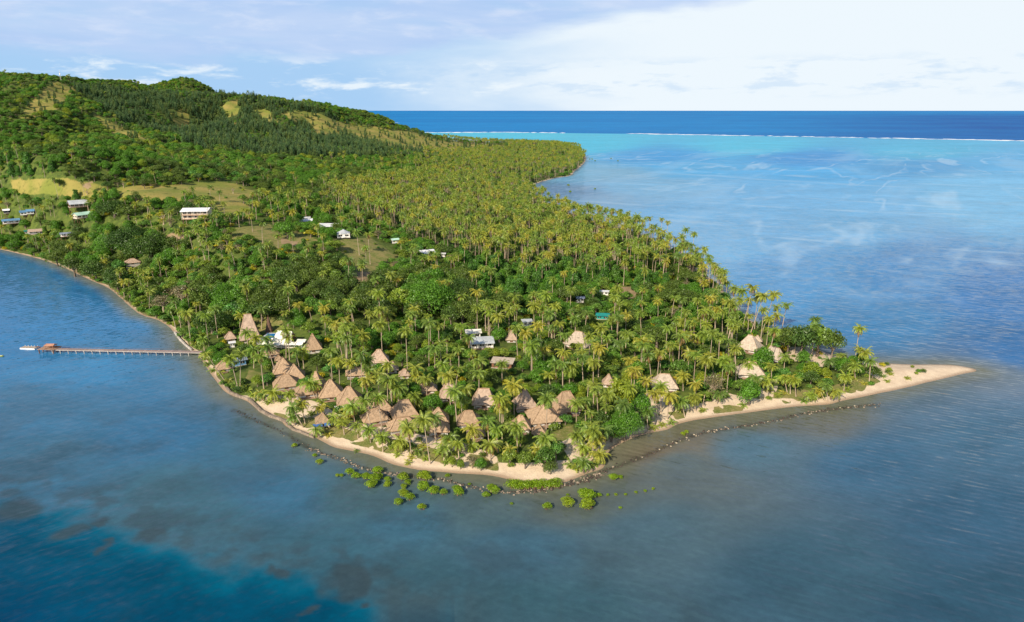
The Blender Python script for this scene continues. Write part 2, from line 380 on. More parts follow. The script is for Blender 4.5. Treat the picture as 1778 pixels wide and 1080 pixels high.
# ------------------------------------------------------------------ land sheet
def ring_grid(r0, r1, nr, az0, az1, na, p=1.0):
    r = np.exp(np.linspace(math.log(r0), math.log(r1), nr)); a = np.radians(np.linspace(az0, az1, na))
    R, A = np.meshgrid(r, a, indexing='ij'); X = R*np.sin(A); Y = R*np.cos(A)
    i = np.arange(nr-1)[:, None]*na+np.arange(na-1)[None, :]
    F = np.stack([i, i+na, i+na+1, i+1], -1).reshape(-1, 4)[:, ::-1]
    return X.ravel(), Y.ravel(), F
def inpx(px, py, P): return in_poly(px, py, P)
def soft(px, py, P, w):
    d_ = poly_dist(px, py, P); d_ = np.where(in_poly(px, py, P), d_, -d_); return sstep(-w, w, d_)
Z_SAND = [[(405,688),(470,680),(520,690),(560,700),(600,728),(690,745),(800,765),(860,790),(870,840),(700,830),(560,780),(480,740),(420,705)],
          [(1105,690),(1125,680),(1200,700),(1270,680),(1330,690),(1400,692),(1500,680),(1530,660),(1500,645),(1500,622),(1720,625),(1720,660),(1500,700),(1300,730),(1130,760),(1090,770)],
          [(1365,608),(1400,605),(1470,630),(1460,640),(1410,635),(1375,625)],[(965,770),(1010,755),(1015,790),(985,800)],[(1320,672),(1350,670),(1345,686),(1322,686)],
          [(860,800),(1000,800),(1060,790),(1060,830),(860,850)]]
Z_LAWN = [[(1250,690),(1330,680),(1420,678),(1500,655),(1560,660),(1530,675),(1420,692),(1330,700),(1265,706)],[(950,755),(1000,738),(1005,770),(965,790)],
          [(895,808),(1010,818),(960,828),(900,822)],[(440,555),(490,550),(495,570),(440,575)],[(430,640),(470,650),(460,670),(425,665)],
          [(578,415),(645,410),(690,440),(670,480),(640,500),(605,480),(590,450)],[(440,395),(500,390),(560,420),(520,440),(450,430)],[(440,705),(500,712),(520,730),(470,724)],[(1575,646),(1625,647),(1622,655),(1590,655)],[(395,400),(470,385),(480,410),(410,425)]]
Z_MEADOW = [[(15,310),(110,312),(180,322),(300,322),(400,316),(440,328),(475,338),(485,352),(440,352),(360,352),(300,352),(200,345),(120,342),(20,335)],
            [(360,355),(420,352),(440,372),(380,385)]]
Z_DIRT = [[(288,412),(305,402),(325,402),(314,414),(300,420)],[(465,490),(500,470),(498,455),(480,470)],[(1120,512),(1170,496),(1178,500),(1130,520)],[(605,470),(650,470),(650,495),(615,495)],
          [(485,415),(520,418),(515,424),(487,422)],[(138,322),(170,318),(160,332)],[(1070,500),(1110,500),(1105,522),(1072,520)]]
Z_HILLGRASS = [[(640,222),(700,225),(780,245),(850,250),(850,262),(760,268),(700,262),(650,250)],[(520,195),(560,200),(600,230),(560,240),(525,215)],[(160,195),(200,215),(260,245),(230,250),(180,225)],[(440,190),(470,190),(480,215),(450,212)],[(480,190),(560,203),(640,222),(720,242),(850,252),(870,262),(740,264),(650,250),(560,226),(500,208)],[(382,178),(410,175),(420,210),(400,212)],[(290,195),(330,190),(320,230),(305,225)],
               [(55,172),(100,140),(130,150),(110,185),(60,205),(30,205)],[(600,212),(720,232),(700,245),(600,225)],[(790,250),(880,250),(880,262),(800,264)]]
Z_PINE = [[(120,150),(200,155),(300,168),(440,170),(540,188),(575,200),(620,225),(600,235),(650,248),(735,262),(740,276),(640,280),(560,276),(480,274),(400,272),(340,260),(300,238),(235,225),(190,205),(160,180)]]
Z_PALM = [[(600,332),(690,312),(790,300),(830,262),(1040,250),(1040,290),(930,325),(1000,372),(1100,395),(1170,425),(1240,480),(1260,530),(1180,500),(1060,470),(950,470),(820,455),(740,430),(680,405),(640,385),(560,345)],
          [(560,330),(700,325),(660,360),(560,350)]]
Z_VINE = [[(800,455),(960,465),(1100,480),(1230,470),(1250,500),(1000,500),(960,520),(900,530),(820,520)],[(1100,440),(1180,450),(1220,490),(1090,490)],[(0,270),(120,300),(0,330)],[(60,325),(200,345),(150,370),(60,350)]]
Z_DARK = [[(480,490),(560,465),(700,480),(840,490),(850,560),(820,575),(650,565),(480,550)],[(330,500),(480,520),(480,560),(340,560)],[(100,390),(200,390),(320,430),(300,480),(200,500),(100,460)]]

X, Y, F = ring_grid(205, 3300, 560, -52, 46, 620)
SDV = sdist(X, Y); ZV = height(X, Y, SDV)
far_only = (SDV > -25)
keep = far_only[F].any(1)
used = np.zeros(len(X), bool); used[F[keep].ravel()] = True
remap = np.cumsum(used)-1
F = remap[F[keep]]; X = X[used]; Y = Y[used]; SDV = SDV[used]; ZV = ZV[used]
PX, PY, _ = project(X, Y, ZV)
PXw = PX+(fbm(X, Y, 25, 3)-.5)*22; PYw = PY+(fbm(X+500, Y+80, 25, 3)-.5)*14
wN = np.where((PX < 460) & (PY < 700), .32, 1.0); sand = sstep(11*wN, 3*wN, SDV+(fbm(X, Y, 12, 3)-.5)*8*wN)
for P in Z_SAND: sand = np.maximum(sand, soft(PXw, PYw, P, 5))
sand = np.where(PY < 560, sand*sstep(4.5, 1.0, SDV), sand)
gap = np.where((PX < 460) & (PY < 600), sstep(.40, .55, fbm(X, Y+60, 18, 3)), 1.0); sand = np.where(SDV < 3*wN, 1.0, sand)*np.where(SDV > .7, gap, 1)
br = soft(PXw, PYw, [(470,712),(560,728),(600,745),(700,768),(860,795),(868,815),(790,806),(680,790),(600,770),(520,738)], 6)*sstep(.42, .56, fbm(X, Y, 6, 4))
br = np.maximum(br, soft(PXw, PYw, [(1130,720),(1250,700),(1380,692),(1500,668),(1500,680),(1380,698),(1250,714),(1140,735)], 4)*sstep(.44, .56, fbm(X+9, Y, 6, 4)))
sand = sand*(1-br)
wet = sstep(2.6, .4, SDV)
lawn = np.zeros(len(X)); mead = np.zeros(len(X)); dirt = np.zeros(len(X)); hg = np.zeros(len(X)); vine = np.zeros(len(X))
lawn = br*1.0
for P in Z_LAWN: lawn = np.maximum(lawn, soft(PXw, PYw, P, 4))
for P in Z_MEADOW: mead = np.maximum(mead, soft(PXw, PYw, P, 4))
for P in Z_DIRT: dirt = np.maximum(dirt, soft(PXw, PYw, P, 2))
for P in Z_HILLGRASS: hg = np.maximum(hg, soft(PXw, PYw, P, 4))
me = mesh_np('ground', np.stack([X, Y, ZV], 1), F, [], smooth=True)
a = me.attributes.new('zone', 'FLOAT_COLOR', 'POINT')
a.data.foreach_set('color', np.stack([sand, lawn, np.maximum(mead, hg), dirt], 1).astype(np.float32).ravel())
a = me.attributes.new('wet', 'FLOAT', 'POINT'); a.data.foreach_set('value', wet.astype(np.float32))
ground = link('ground', me); ground['kind'] = 'structure'
m, N = new_mat('ground_cover')
geo = N.node('ShaderNodeNewGeometry'); P_ = geo.outputs['Position']
zc = N.node('ShaderNodeAttribute'); zc.attribute_name = 'zone'
s3 = N.sep(zc.outputs[1]); za = zc.outputs['Alpha']
n_big = N.noise(P_, .03, 4, .6); n_mid = N.noise(P_, .22, 5, .65); n_fine = N.noise(P_, 1.6, 4, .7)
under = N.mix(N.mr(n_mid, .35, .65), (.055,.095,.018), (.12,.17,.03))
under = N.mix(N.mr(n_fine, .45, .75), under, (.11,.09,.045))
lawnc = N.mix(N.mr(n_mid, .35, .65), (.13,.165,.035), (.24,.21,.075)); lawnc = N.mix(N.mr(n_fine, .5, .7, 0, .6), lawnc, (.42,.34,.2))
meadc = N.mix(N.mr(n_big, .35, .65), (.20,.225,.045), (.33,.27,.08)); meadc = N.mix(N.mr(n_mid, .5, .75), meadc, (.11,.135,.03))
dirtc = N.mix(N.mr(n_mid, .3, .7), (.25,.18,.10), (.36,.26,.155))
sandc = N.mix(N.mr(n_mid, .35, .7), (.74,.60,.44), (.62,.485,.35)); sandc = N.mix(N.mr(n_fine, .56, .74, 0, .55), sandc, (.33,.25,.17))
c = N.mix(N.mr(N.m('ADD', s3[2], N.m('MULTIPLY', N.m('SUBTRACT', n_mid, .5), .7)), .35, .65), under, meadc)
c = N.mix(N.mr(N.m('ADD', s3[1], N.m('MULTIPLY', N.m('SUBTRACT', n_mid, .5), .7)), .35, .65), c, lawnc)
c = N.mix(N.mr(N.m('ADD', za, N.m('MULTIPLY', N.m('SUBTRACT', n_mid, .5), .7)), .35, .65), c, dirtc)
c = N.mix(N.mr(N.m('ADD', s3[0], N.m('MULTIPLY', N.m('SUBTRACT', n_mid, .5), .5)), .4, .6), c, sandc)
c = N.mix(N.m('MULTIPLY', N.attr('wet', 2), .8), c, (.30,.20,.13))
b = N.node('ShaderNodeBump'); b.inputs['Strength'].default_value = .5; b.inputs['Distance'].default_value = .4; N.put(b.inputs['Height'], n_fine)
finish(m, N, principled(N, c, N.m('SUBTRACT', .95, N.m('MULTIPLY', N.attr('wet', 2), .35)), .15, b.outputs[0]))
me.materials.append(m)

# ------------------------------------------------------------------ sea
a1 = np.linspace(-50, 50, 520); a2 = np.linspace(50, 310, 60)[1:]
azs = np.radians(np.concatenate([a1, a2]))
rs = np.concatenate([[0.5, 60, 120], np.exp(np.linspace(math.log(150), math.log(4200), 560)), np.exp(np.linspace(math.log(4400), math.log(150000), 50))])
R, A = np.meshgrid(rs, azs, indexing='ij'); nr, na = R.shape
X = (R*np.sin(A)).ravel(); Y = (R*np.cos(A)).ravel()
i = np.arange(nr-1)[:, None]*na+np.arange(na-1)[None, :]
F = np.stack([i, i+na, i+na+1, i+1], -1).reshape(-1, 4)[:, ::-1]
PX, PY, _ = project(X, np.maximum(Y, 1), np.zeros_like(X))
inview = (Y > 60) & (R.ravel() < 6000) & (np.abs(X) < Y*1.3)
SD = np.full(len(X), -400.0); SD[inview] = sdist(X[inview], Y[inview])
wx = PX+(fbm(X, Y, 70, 4)-.5)*130*np.clip((PY-200)/500, .1, 1); wy = PY+(fbm(X+900, Y+300, 70, 4)-.5)*70*np.clip((PY-200)/500, .05, 1)
ctl = [(0,470,48,108,160),(200,520,48,112,165),(60,560,45,115,170),(150,640,58,120,168),(300,660,58,112,155),(100,720,62,108,145),(300,760,58,106,145),(500,840,62,102,132),(100,800,62,102,132),
 (350,880,66,100,120),(550,950,62,96,115),(750,1000,62,92,108),(700,900,66,102,125),(900,950,66,95,115),(900,1060,60,90,105),(1100,920,78,100,115),(1000,875,92,98,98),(1150,820,95,103,108),(1300,780,82,108,128),
 (1300,735,112,106,98),(1150,765,118,102,88),(1085,790,122,100,84),(1400,715,112,106,100),(1500,800,64,98,128),(1700,760,70,102,130),(1700,900,58,90,118),(1400,1000,62,90,110),(1700,1050,52,82,105),(1600,700,82,106,132),
 (1720,650,105,118,140),(1770,600,42,98,155),(1500,560,58,120,172),(1600,450,60,125,185),(1750,500,46,108,172),(1350,480,80,140,195),(1250,420,95,155,205),(1500,380,92,158,210),(1300,350,88,155,208),
 (1100,320,102,155,198),(1040,300,108,155,192),(960,330,92,122,160),(1700,350,105,168,215),(1400,300,50,150,212),(1200,292,55,152,210),(1750,280,70,152,208),(1000,250,52,170,208),(1300,255,58,170,210),(1600,262,58,160,205),
 (900,240,60,175,208),(1150,272,25,138,205),(1400,275,25,130,200),(1600,290,50,138,198),(480,790,62,100,125),(640,860,70,98,112),(820,880,78,98,108)]
num = np.zeros((len(X), 3)); den = np.zeros(len(X))
for cx, cy, r_, g_, b_ in ctl:
    q = 1/(((wx-cx)/90)**2+((wy-cy)/(42 if cy > 330 else 14))**2+.06)**2.0
    num += q[:, None]*np.array(lin(r_, g_, b_)); den += q
bed = num/den[:, None]
far_ = sstep(500, 250, PY)
# deep channel at the lower left, coral along its rim
edge_px = [(-60,845),(60,868),(130,882),(200,912),(285,938),(340,962),(400,972),(450,995),(520,985),(600,1005),(640,1040),(740,1066),(800,1100)]
edge_w = np.array([at_z(a_, b_) for a_, b_ in edge_px])
dpoly = np.vstack([edge_w, [at_z(800, 1400), at_z(-400, 1400), at_z(-400, 830)]])
xx = X+(fbm(X, Y, 11, 6)-.5)*15; yy = Y+(fbm(X+300, Y+200, 11, 6)-.5)*15
near = inview & (R.ravel() < 320)
de = np.full(len(X), -300.0); q = poly_dist(xx[near], yy[near], edge_w, False); de[near] = np.where(in_poly(xx[near], yy[near], dpoly), q, -q)
dk = sstep(-2.0, 6.5, de)
deep = np.array(lin(0, 72, 102))*(1-sstep(8, 60, de))[:, None]+np.array(lin(0, 56, 95))*sstep(8, 60, de)[:, None]
deep = deep+ np.array(lin(0, 104, 122))[None]*(.30*sstep(14, 2, de))[:, None]
bed = bed*(1-dk[:, None])+deep*dk[:, None]
coral = sstep(-26, -4, de)*sstep(3, -3, de)*sstep(.30, .66, fbm(X, Y, 5, 6))*.62
coral = np.maximum(coral, .32*sstep(-120, -30, de)*sstep(0, -10, de)*sstep(.5, .68, fbm(X+70, Y+10, 16, 6)))
for cx, cy, rr in [(132,919,5.0),(178,908,3.5),(185,948,2.5),(35,885,9),(520,1055,2.5),(270,928,4),(600,1015,8),(490,998,3),(640,1058,2)]:
    bx, by = at_z(cx, cy); coral = np.maximum(coral, .8*sstep(rr*1.15, rr*.55, np.hypot(xx-bx, yy-by)*.8+.2*np.hypot(X-bx, Y-by)))
# dark patches off the jetty
coral = np.maximum(coral, .20*inview*(PY > 640)*(PX < 520)*sstep(.55, .68, fbm(X+33, Y+400, 34, 5))*sstep(-15, -45, SD))
bed = bed*(1-coral[:, None])+np.array(lin(62, 72, 80))*coral[:, None]
# sandy shallows along the shore
sh = sstep(-13, -.5, SD)*(1-.55*sstep(600, 900, R.ravel()))
bed = bed*(1-.75*sh[:, None])+np.array((.24,.20,.13))*.75*sh[:, None]
sh2 = sstep(-30, -3, SD)*sstep(560, 600, PY)
bed = bed*(1-.45*sh2[:, None])+np.array((.12,.115,.085))*.45*sh2[:, None]
# dark weed and stones under the breakwaters
for bl in ([(405,712),(445,730),(500,755),(535,777)],[(535,777),(590,797),(640,815),(700,826),(765,831),(838,850),(896,855)],[(896,854),(962,847),(1010,835),(1050,818)],[(1050,818),(1095,801),(1140,783),(1165,771),(1200,757)],[(1200,757),(1260,744),(1325,734),(1390,719),(1450,710),(1530,702)]):
    bw = np.array([at_z(a_, b_) for a_, b_ in bl]); dd_ = poly_dist(X, Y, bw, False)+(fbm(X, Y, 3, 3)-.5)*1.6
    kk_ = .5*sstep(1.5, .4, dd_); bed = bed*(1-kk_[:, None])+np.array((.045,.04,.032))*kk_[:, None]
# the reef rim and the ocean outside it
reef_px = [(560,229),(700,230),(880,230),(1100,232.5),(1380,237.5),(1600,241.5),(1778,244.5),(2000,247)]
rlx = np.interp(PX, [a_ for a_, b_ in reef_px], [b_ for a_, b_ in reef_px])
oc = sstep(.8, -.8, PY-rlx)*(Y > 0)
oc = np.where(R.ravel() > 6000, 1, oc)
ocean = np.array(lin(24, 122, 190))
om = (sstep(1250, 1750, PX)*.75*sstep(194, 205, PY)+.25*sstep(.4, .6, fbm(X*.12, Y, 500, 4)))[:, None]*np.ones(3)
bed = bed*(1-oc[:, None])+(ocean*(1-om)+np.array(lin(12, 84, 160))*om)*oc[:, None]
me = mesh_np('sea', np.stack([X, Y, np.zeros(len(X))], 1), F, [], smooth=True)
a = me.attributes.new('bed', 'FLOAT_COLOR', 'POINT'); a.data.foreach_set('color', np.concatenate([bed, np.ones((len(X), 1))], 1).astype(np.float32).ravel())
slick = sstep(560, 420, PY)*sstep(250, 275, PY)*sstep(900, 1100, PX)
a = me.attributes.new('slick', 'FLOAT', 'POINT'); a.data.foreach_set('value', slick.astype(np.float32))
a = me.attributes.new('open', 'FLOAT', 'POINT'); a.data.foreach_set('value', oc.astype(np.float32))
a = me.attributes.new('swell', 'FLOAT', 'POINT'); a.data.foreach_set('value', (.35+.65*sstep(950, 1500, PX)*sstep(600, 720, PY)).astype(np.float32))
sea = link('sea', me); sea['kind'] = 'structure'
m, N = new_mat('sea_water')
geo = N.node('ShaderNodeNewGeometry'); P_ = geo.outputs['Position']
bedc = N.attr('bed', 0)
w1 = N.noise(N.vm('MULTIPLY', P_, (.16,.42,1)), 1.0, 4, .62, .5, out=1)
rotv = N.node('ShaderNodeVectorRotate'); rotv.rotation_type = 'Z_AXIS'; N.put(rotv.inputs['Vector'], P_); rotv.inputs['Angle'].default_value = math.radians(28)
w2 = N.node('ShaderNodeTexWave'); w2.bands_direction = 'Y'; w2.wave_profile = 'SIN'; N.put(w2.inputs['Vector'], rotv.outputs[0])
w2.inputs['Scale'].default_value = .11; w2.inputs['Distortion'].default_value = 4; w2.inputs['Detail'].default_value = 3; w2.inputs['Detail Scale'].default_value = .25
dist = N.node('ShaderNodeCameraData').outputs['View Distance'] if False else N.node('ShaderNodeVectorMath', operation='LENGTH')
N.put(dist.inputs[0], P_); dist = dist.outputs['Value']
pert = N.vm('SCALE', N.vm('SUBTRACT', w1, (.5,.5,.5)), N.mr(dist, 200, 1500, .13, .50, False))
pert = N.vm('MULTIPLY', pert, (1, 1, 0))
side = N.mr(N.sep(P_)[0], -70, 40)
rl = N.node('ShaderNodeVectorRotate'); rl.rotation_type = 'Z_AXIS'; N.put(rl.inputs['Vector'], P_); rl.inputs['Angle'].default_value = math.radians(-38)
rr_ = N.node('ShaderNodeVectorRotate'); rr_.rotation_type = 'Z_AXIS'; N.put(rr_.inputs['Vector'], P_); rr_.inputs['Angle'].default_value = math.radians(24)
ra = N.noise(N.vm('MULTIPLY', rl.outputs[0], (.15,.50,1)), 1.0, 3, .6, .5)
rb = N.noise(N.vm('MULTIPLY', rr_.outputs[0], (.13,.46,1)), 1.0, 3, .6, .5)
rip = N.m('ADD', N.m('MULTIPLY', N.m('SUBTRACT', ra, .5), N.m('SUBTRACT', 1.15, side)), N.m('MULTIPLY', N.m('SUBTRACT', rb, .5), N.m('ADD', side, .15)))
patch_ = N.noise(N.vm('MULTIPLY', P_, (.012,.02,1)), 1.0, 3, .5)
rip = N.m('MULTIPLY', rip, N.m('MULTIPLY', N.mr(dist, 200, 1200, .62, .75), N.mr(patch_, .35, .65, .55, 1.1)))
pert = N.vm('ADD', pert, N.comb(N.m('MULTIPLY', rip, .25), rip, 0))
sw = N.m('MULTIPLY', N.m('SUBTRACT', w2.outputs['Fac'] if 'Fac' in w2.outputs else w2.outputs[1], .5), N.m('MULTIPLY', N.attr('swell', 2), .13))
pert = N.vm('ADD', pert, N.comb(N.m('MULTIPLY', sw, .4), sw, 0))
nrm = N.vm('NORMALIZE', N.vm('ADD', (0, 0, 1), pert))
big = N.noise(N.vm('MULTIPLY', P_, (.004,.010,1)), 1.0, 5, .6, 1.2)
mid = N.noise(N.vm('MULTIPLY', P_, (.05,.09,1)), 1.0, 4, .6, .5)
k = N.m('ADD', N.mr(big, .3, .7, .88, 1.12, False), N.mr(mid, .3, .7, -.12, .12, False)); k = N.m('ADD', k, N.mr(N.noise(P_, .42, 4, .7), .3, .7, -.09, .09, False))
c = N.vm('SCALE', bedc, k); c = N.vm('MULTIPLY', c, (.84, .97, .93)); c = N.vm('SCALE', c, N.mr(dist, 350, 1300, 1.0, 1.08))
# wind slicks drawn out across the lagoon
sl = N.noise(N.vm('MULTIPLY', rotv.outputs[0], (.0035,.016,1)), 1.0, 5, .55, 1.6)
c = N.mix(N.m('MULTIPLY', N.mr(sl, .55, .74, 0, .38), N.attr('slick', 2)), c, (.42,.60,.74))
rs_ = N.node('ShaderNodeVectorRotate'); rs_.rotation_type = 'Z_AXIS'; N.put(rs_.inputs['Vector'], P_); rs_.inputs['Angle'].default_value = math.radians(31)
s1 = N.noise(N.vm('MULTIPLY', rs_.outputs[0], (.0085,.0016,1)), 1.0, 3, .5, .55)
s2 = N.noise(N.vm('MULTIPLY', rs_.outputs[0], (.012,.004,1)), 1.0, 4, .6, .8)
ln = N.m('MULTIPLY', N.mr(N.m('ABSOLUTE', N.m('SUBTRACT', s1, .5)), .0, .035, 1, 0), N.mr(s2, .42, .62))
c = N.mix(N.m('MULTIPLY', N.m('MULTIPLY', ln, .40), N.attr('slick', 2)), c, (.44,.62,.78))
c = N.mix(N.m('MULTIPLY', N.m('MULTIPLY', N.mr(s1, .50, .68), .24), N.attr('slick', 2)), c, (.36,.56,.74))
df = N.node('ShaderNodeBsdfDiffuse'); N.put(df.inputs[0], c); N.put(df.inputs['Normal'], N.vm('NORMALIZE', N.vm('ADD', (0,0,1), N.vm('SCALE', pert, .8))))
gl = N.node('ShaderNodeBsdfGlossy'); N.put(gl.inputs[1], .06); N.put(gl.inputs['Normal'], nrm)
fr = N.node('ShaderNodeFresnel'); fr.inputs[0].default_value = 1.333; N.put(fr.inputs['Normal'], nrm)
mx = N.node('ShaderNodeMixShader'); N.put(mx.inputs[0], N.m('MULTIPLY', N.m('MINIMUM', fr.outputs[0], N.mr(dist, 350, 1500, .42, .26)), N.m('SUBTRACT', .80, N.m('MULTIPLY', N.attr('open', 2), .5))))
N.l.new(df.outputs[0], mx.inputs[1]); N.l.new(gl.outputs[0], mx.inputs[2])
finish(m, N, mx.outputs[0]); me.materials.append(m)

# surf breaking on the barrier reef
def surf(pts, seed, wid=(30, 130)):
    r2 = random.Random(seed); V = []; F_ = []
    P = [at_z(a_, b_) for a_, b_ in pts]
    for (x1, y1), (x2, y2) in zip(P, P[1:]):
        L = math.hypot(x2-x1, y2-y1); n = int(L/38)
        for i_ in range(n):
            t_ = i_/n; q_ = fbm(np.array([x1+(x2-x1)*t_]), np.array([0.0]), 260, 3)[0]
            if q_ < .36: continue
            x = x1+(x2-x1)*t_+r2.uniform(-12, 12); y = y1+(y2-y1)*t_+r2.uniform(-20, 20)
            l = r2.uniform(22, 45); w_ = r2.uniform(*wid)*(q_-.25)*2; hz = r2.uniform(.8, 2.4); o = len(V); K = 7
            for k_ in range(K):
                a_ = 2*math.pi*k_/K; V.append((x+math.cos(a_)*l*r2.uniform(.6, 1), y+math.sin(a_)*w_*.5, .03+r2.random()*.05))
            V.append((x, y-w_*.2, hz)); V.append((x, y+w_*.1, hz*.9)); 
            for k_ in range(K): F_.append((o+k_, o+(k_+1) % K, o+K))
    return mesh_np('reef_surf', V, F_, M['foam'])
o = link('reef_surf', surf([(745,230),(880,229.5),(1000,231),(1100,232),(1380,237),(1600,241),(1790,244.5)], 1)); tag(o, 'white line of surf breaking along the outer reef', 'surf', kind='stuff')
o = link('reef_surf', surf([(672,213),(700,213)], 2, (60, 160))); tag(o, 'small patch of white breakers beyond the wooded ridge', 'surf', kind='stuff')

# ------------------------------------------------------------------ buildings
def thatch_roof(w, dpt, h, ridge=.35, over=.9, z0=2.5, concave=.10, courses=7, flare=0, bow=0.0, ridge_d=0.02):
    """hipped thatch roof built of stepped courses; returns (roof, ridge cap)"""
    mb = MB(); W_, D_ = w/2+over, dpt/2+over; rw, rd = max(w*ridge/2, .15), max(dpt*ridge_d/2, .12)
    prev = None; seg = 5
    def ringpts(t, off=0.0, dz=0.0):
        k = 1-t; s_ = k-concave*4*k*(1-k)*(1 if flare == 0 else flare)
        a = rw+(W_-rw)*s_+off; b_ = rd+(D_-rd)*s_+off; z = z0-.35+(h+.35)*t+dz; out = []
        for (x1, y1), (x2, y2) in zip([(-a,-b_),(a,-b_),(a,b_),(-a,b_)], [(a,-b_),(a,b_),(-a,b_),(-a,-b_)]):
            for q in range(seg):
                u = q/seg; out.append((x1+(x2-x1)*u+rng.normal(0, .06), y1+(y2-y1)*u+rng.normal(0, .06), z+rng.normal(0, .06)))
        return out
    n = 4*seg
    for c_ in range(courses):
        t0, t1 = c_/courses, (c_+1)/courses
        lo = ringpts(t0, .07, -.05); hi = ringpts(t1, 0, 0); o = len(mb.v)
        mb.v += lo+hi
        for q in range(n): mb.f.append((o+q, o+(q+1) % n, o+n+(q+1) % n, o+n+q)); mb.mi.append(0)
        if c_ == 0:                                          # the thick cut edge of the eaves
            un = ringpts(0, -.25, -.38); o2 = len(mb.v); mb.v += un
            for q in range(n): mb.f.append((o2+q, o2+(q+1) % n, o+(q+1) % n, o+q)); mb.mi.append(0)
            mb.f.append(tuple(range(o2+n-1, o2-1, -1))); mb.mi.append(0)
    cap = MB(); zt = z0+h
    cap.tube([(-rw-.25, 0, zt-.12), (0, 0, zt+.06), (rw+.25, 0, zt-.12)], [.26, .3, .26], 6)
    for sx in (-1, 1):
        for sy in (-1, 1):                                   # hip rolls
            ps = []
            for t in (0, .33, .66, 1):
                k = 1-t; s_ = k-concave*4*k*(1-k)
                ps.append((sx*(rw+(W_-rw)*s_), sy*(rd+(D_-rd)*s_), z0-.3+(h+.3)*t+.06))
            cap.tube(ps, .12, 4)
    return mb, cap
houses = []          # (centre x, y, radius, roof box in the picture, x0, y0, x1, y1, distance)
landmarks = []       # (picture x, y, phrase)
def place(px, py, dpt, rz):
    """front foot of the house seen at px, py -> centre"""
    x, y, z = ground_at(px, py); L = math.hypot(x, y)
    return x+x/L*dpt*.5, y+y/L*dpt*.5, z
def reg(px, py, wpx, hpx, x, y, rad, phrase):
    houses.append((x, y, rad, px-wpx/2, py-hpx, px+wpx/2, py, math.hypot(x, y)))
    if phrase: landmarks.append((px, py-hpx*.5, phrase))
def ppm(x, y, z): return FPX/project(x, y, z)[2]
def bure(px, py, wpx, hpx, label, phrase, ratio=.8, rz=0.0, ridge=.35, mat='thatch', wall='white', cat='hut', name='thatched_hut', wh=1.75, hmul=1.0, deck=True, group='thatched huts of the resort', open_=False, ridge_d=.02, awn=None, conc=.035):
    x0, y0, z0 = ground_at(px, py-2); k = float(ppm(x0, y0, z0)); hpx *= .92; w = wpx/k/1.03-1.6; dpt = max(w*ratio, 2.0)
    ang = math.atan2(CAM_H-z0, math.hypot(x0, y0))
    hroof = max((hpx/k-(dpt+1.6)*math.sin(ang)*.55)/math.cos(ang)-wh*.55, 1.2)*hmul
    L = math.hypot(x0, y0); x, y = x0+x0/L*dpt*.5, y0+y0/L*dpt*.5
    z = min(hgt1(x+dx, y+dy) for dx in (-w/3, w/3) for dy in (-dpt/3, dpt/3)); zt = max(hgt1(x+dx, y+dy) for dx in (-w/3, 0, w/3) for dy in (-dpt/3, 0, dpt/3))
    rzw = math.radians(rz)-math.atan2(x, y)
    root = link(name, None, None, (x, y, z), (0, 0, rzw)); tag(root, label, cat, group)
    base = MB().box((0, 0, (zt-z)/2-.3), (w+.8, dpt+.8, zt-z+1.0)); link('foundation', base.mesh('foundation', M['conc']), root)
    zf = zt-z+.2
    roof, cap = thatch_roof(w, dpt, hroof, ridge, 1.2, zf+wh, ridge_d=ridge_d, concave=conc)
    r_ = link('roof', roof.mesh('roof', M[mat]), root); link('ridge_cap', cap.mesh('ridge_cap', M['ridge'] if mat != 'thatch_pale' else M['thatch']), r_)
    if not open_:
        for nm, c_, s_ in (('wall', (0, -dpt/2+.1, zf+wh/2), (w-.3, .2, wh)), ('wall', (0, dpt/2-.1, zf+wh/2), (w-.3, .2, wh)), ('wall', (-w/2+.1, 0, zf+wh/2), (.2, dpt-.5, wh)), ('wall', (w/2-.1, 0, zf+wh/2), (.2, dpt-.5, wh))):
            link(nm, MB().box(c_, s_).mesh(nm, M[wall]), root)
        d_ = link('door', MB().box((0, -dpt/2-.03, zf+1.0), (1.6, .1, 2.0)).mesh('door', M['wood']), root)
        for sx in (-1, 1):
            wn = link('window', MB().box((sx*w*.3, -dpt/2-.03, zf+1.3), (w*.2, .1, 1.1)).mesh('window', M['dark']), root)
            link('frame', MB().box((sx*w*.3, -dpt/2-.08, zf+1.3), (.08, .08, 1.1)).mesh('frame', M['white']), wn)
            link('window', MB().box((sx*(w/2+.03), 0, zf+1.3), (.1, dpt*.3, 1.1)).mesh('window', M['dark']), root)
    for sx in (-1, 1):
        for sy in (-1, 1):
            link('post', MB().tube([(sx*(w/2+.3), sy*(dpt/2+.3), -.4), (sx*(w/2+.3), sy*(dpt/2+.3), zf+wh)], .11, 6).mesh('post', M['wood'] if wall != 'white' else M['white']), root)
    if deck: link('deck', MB().box((0, -dpt/2-1.2, zf-.15), (w*.8, 2.0, .25)).mesh('deck', M['deckwood']), root)
    if awn:
        for sx in awn[1]:
            link('awning', MB().add([(sx*.3, -dpt/2-.8, zf+wh-.2), (sx*(w/2+2.2), -dpt/2-.5, zf+wh-.4), (sx*(w/2+1.8), -dpt/2-3.4, zf+1.5), (sx*.3, -dpt/2-3.6, zf+1.4)], [(0,1,2,3)]).mesh('awning', M[awn[0]]), root)
    reg(px, py, wpx, hpx, x, y, max(w, dpt)*.5+1.0, phrase)
    return root, (x, y, z, w, dpt, hroof, zf, rzw)
def annex(px, py, wpx, hpx, label, phrase, **kw): return bure(px, py, wpx, hpx, label, phrase, **kw)

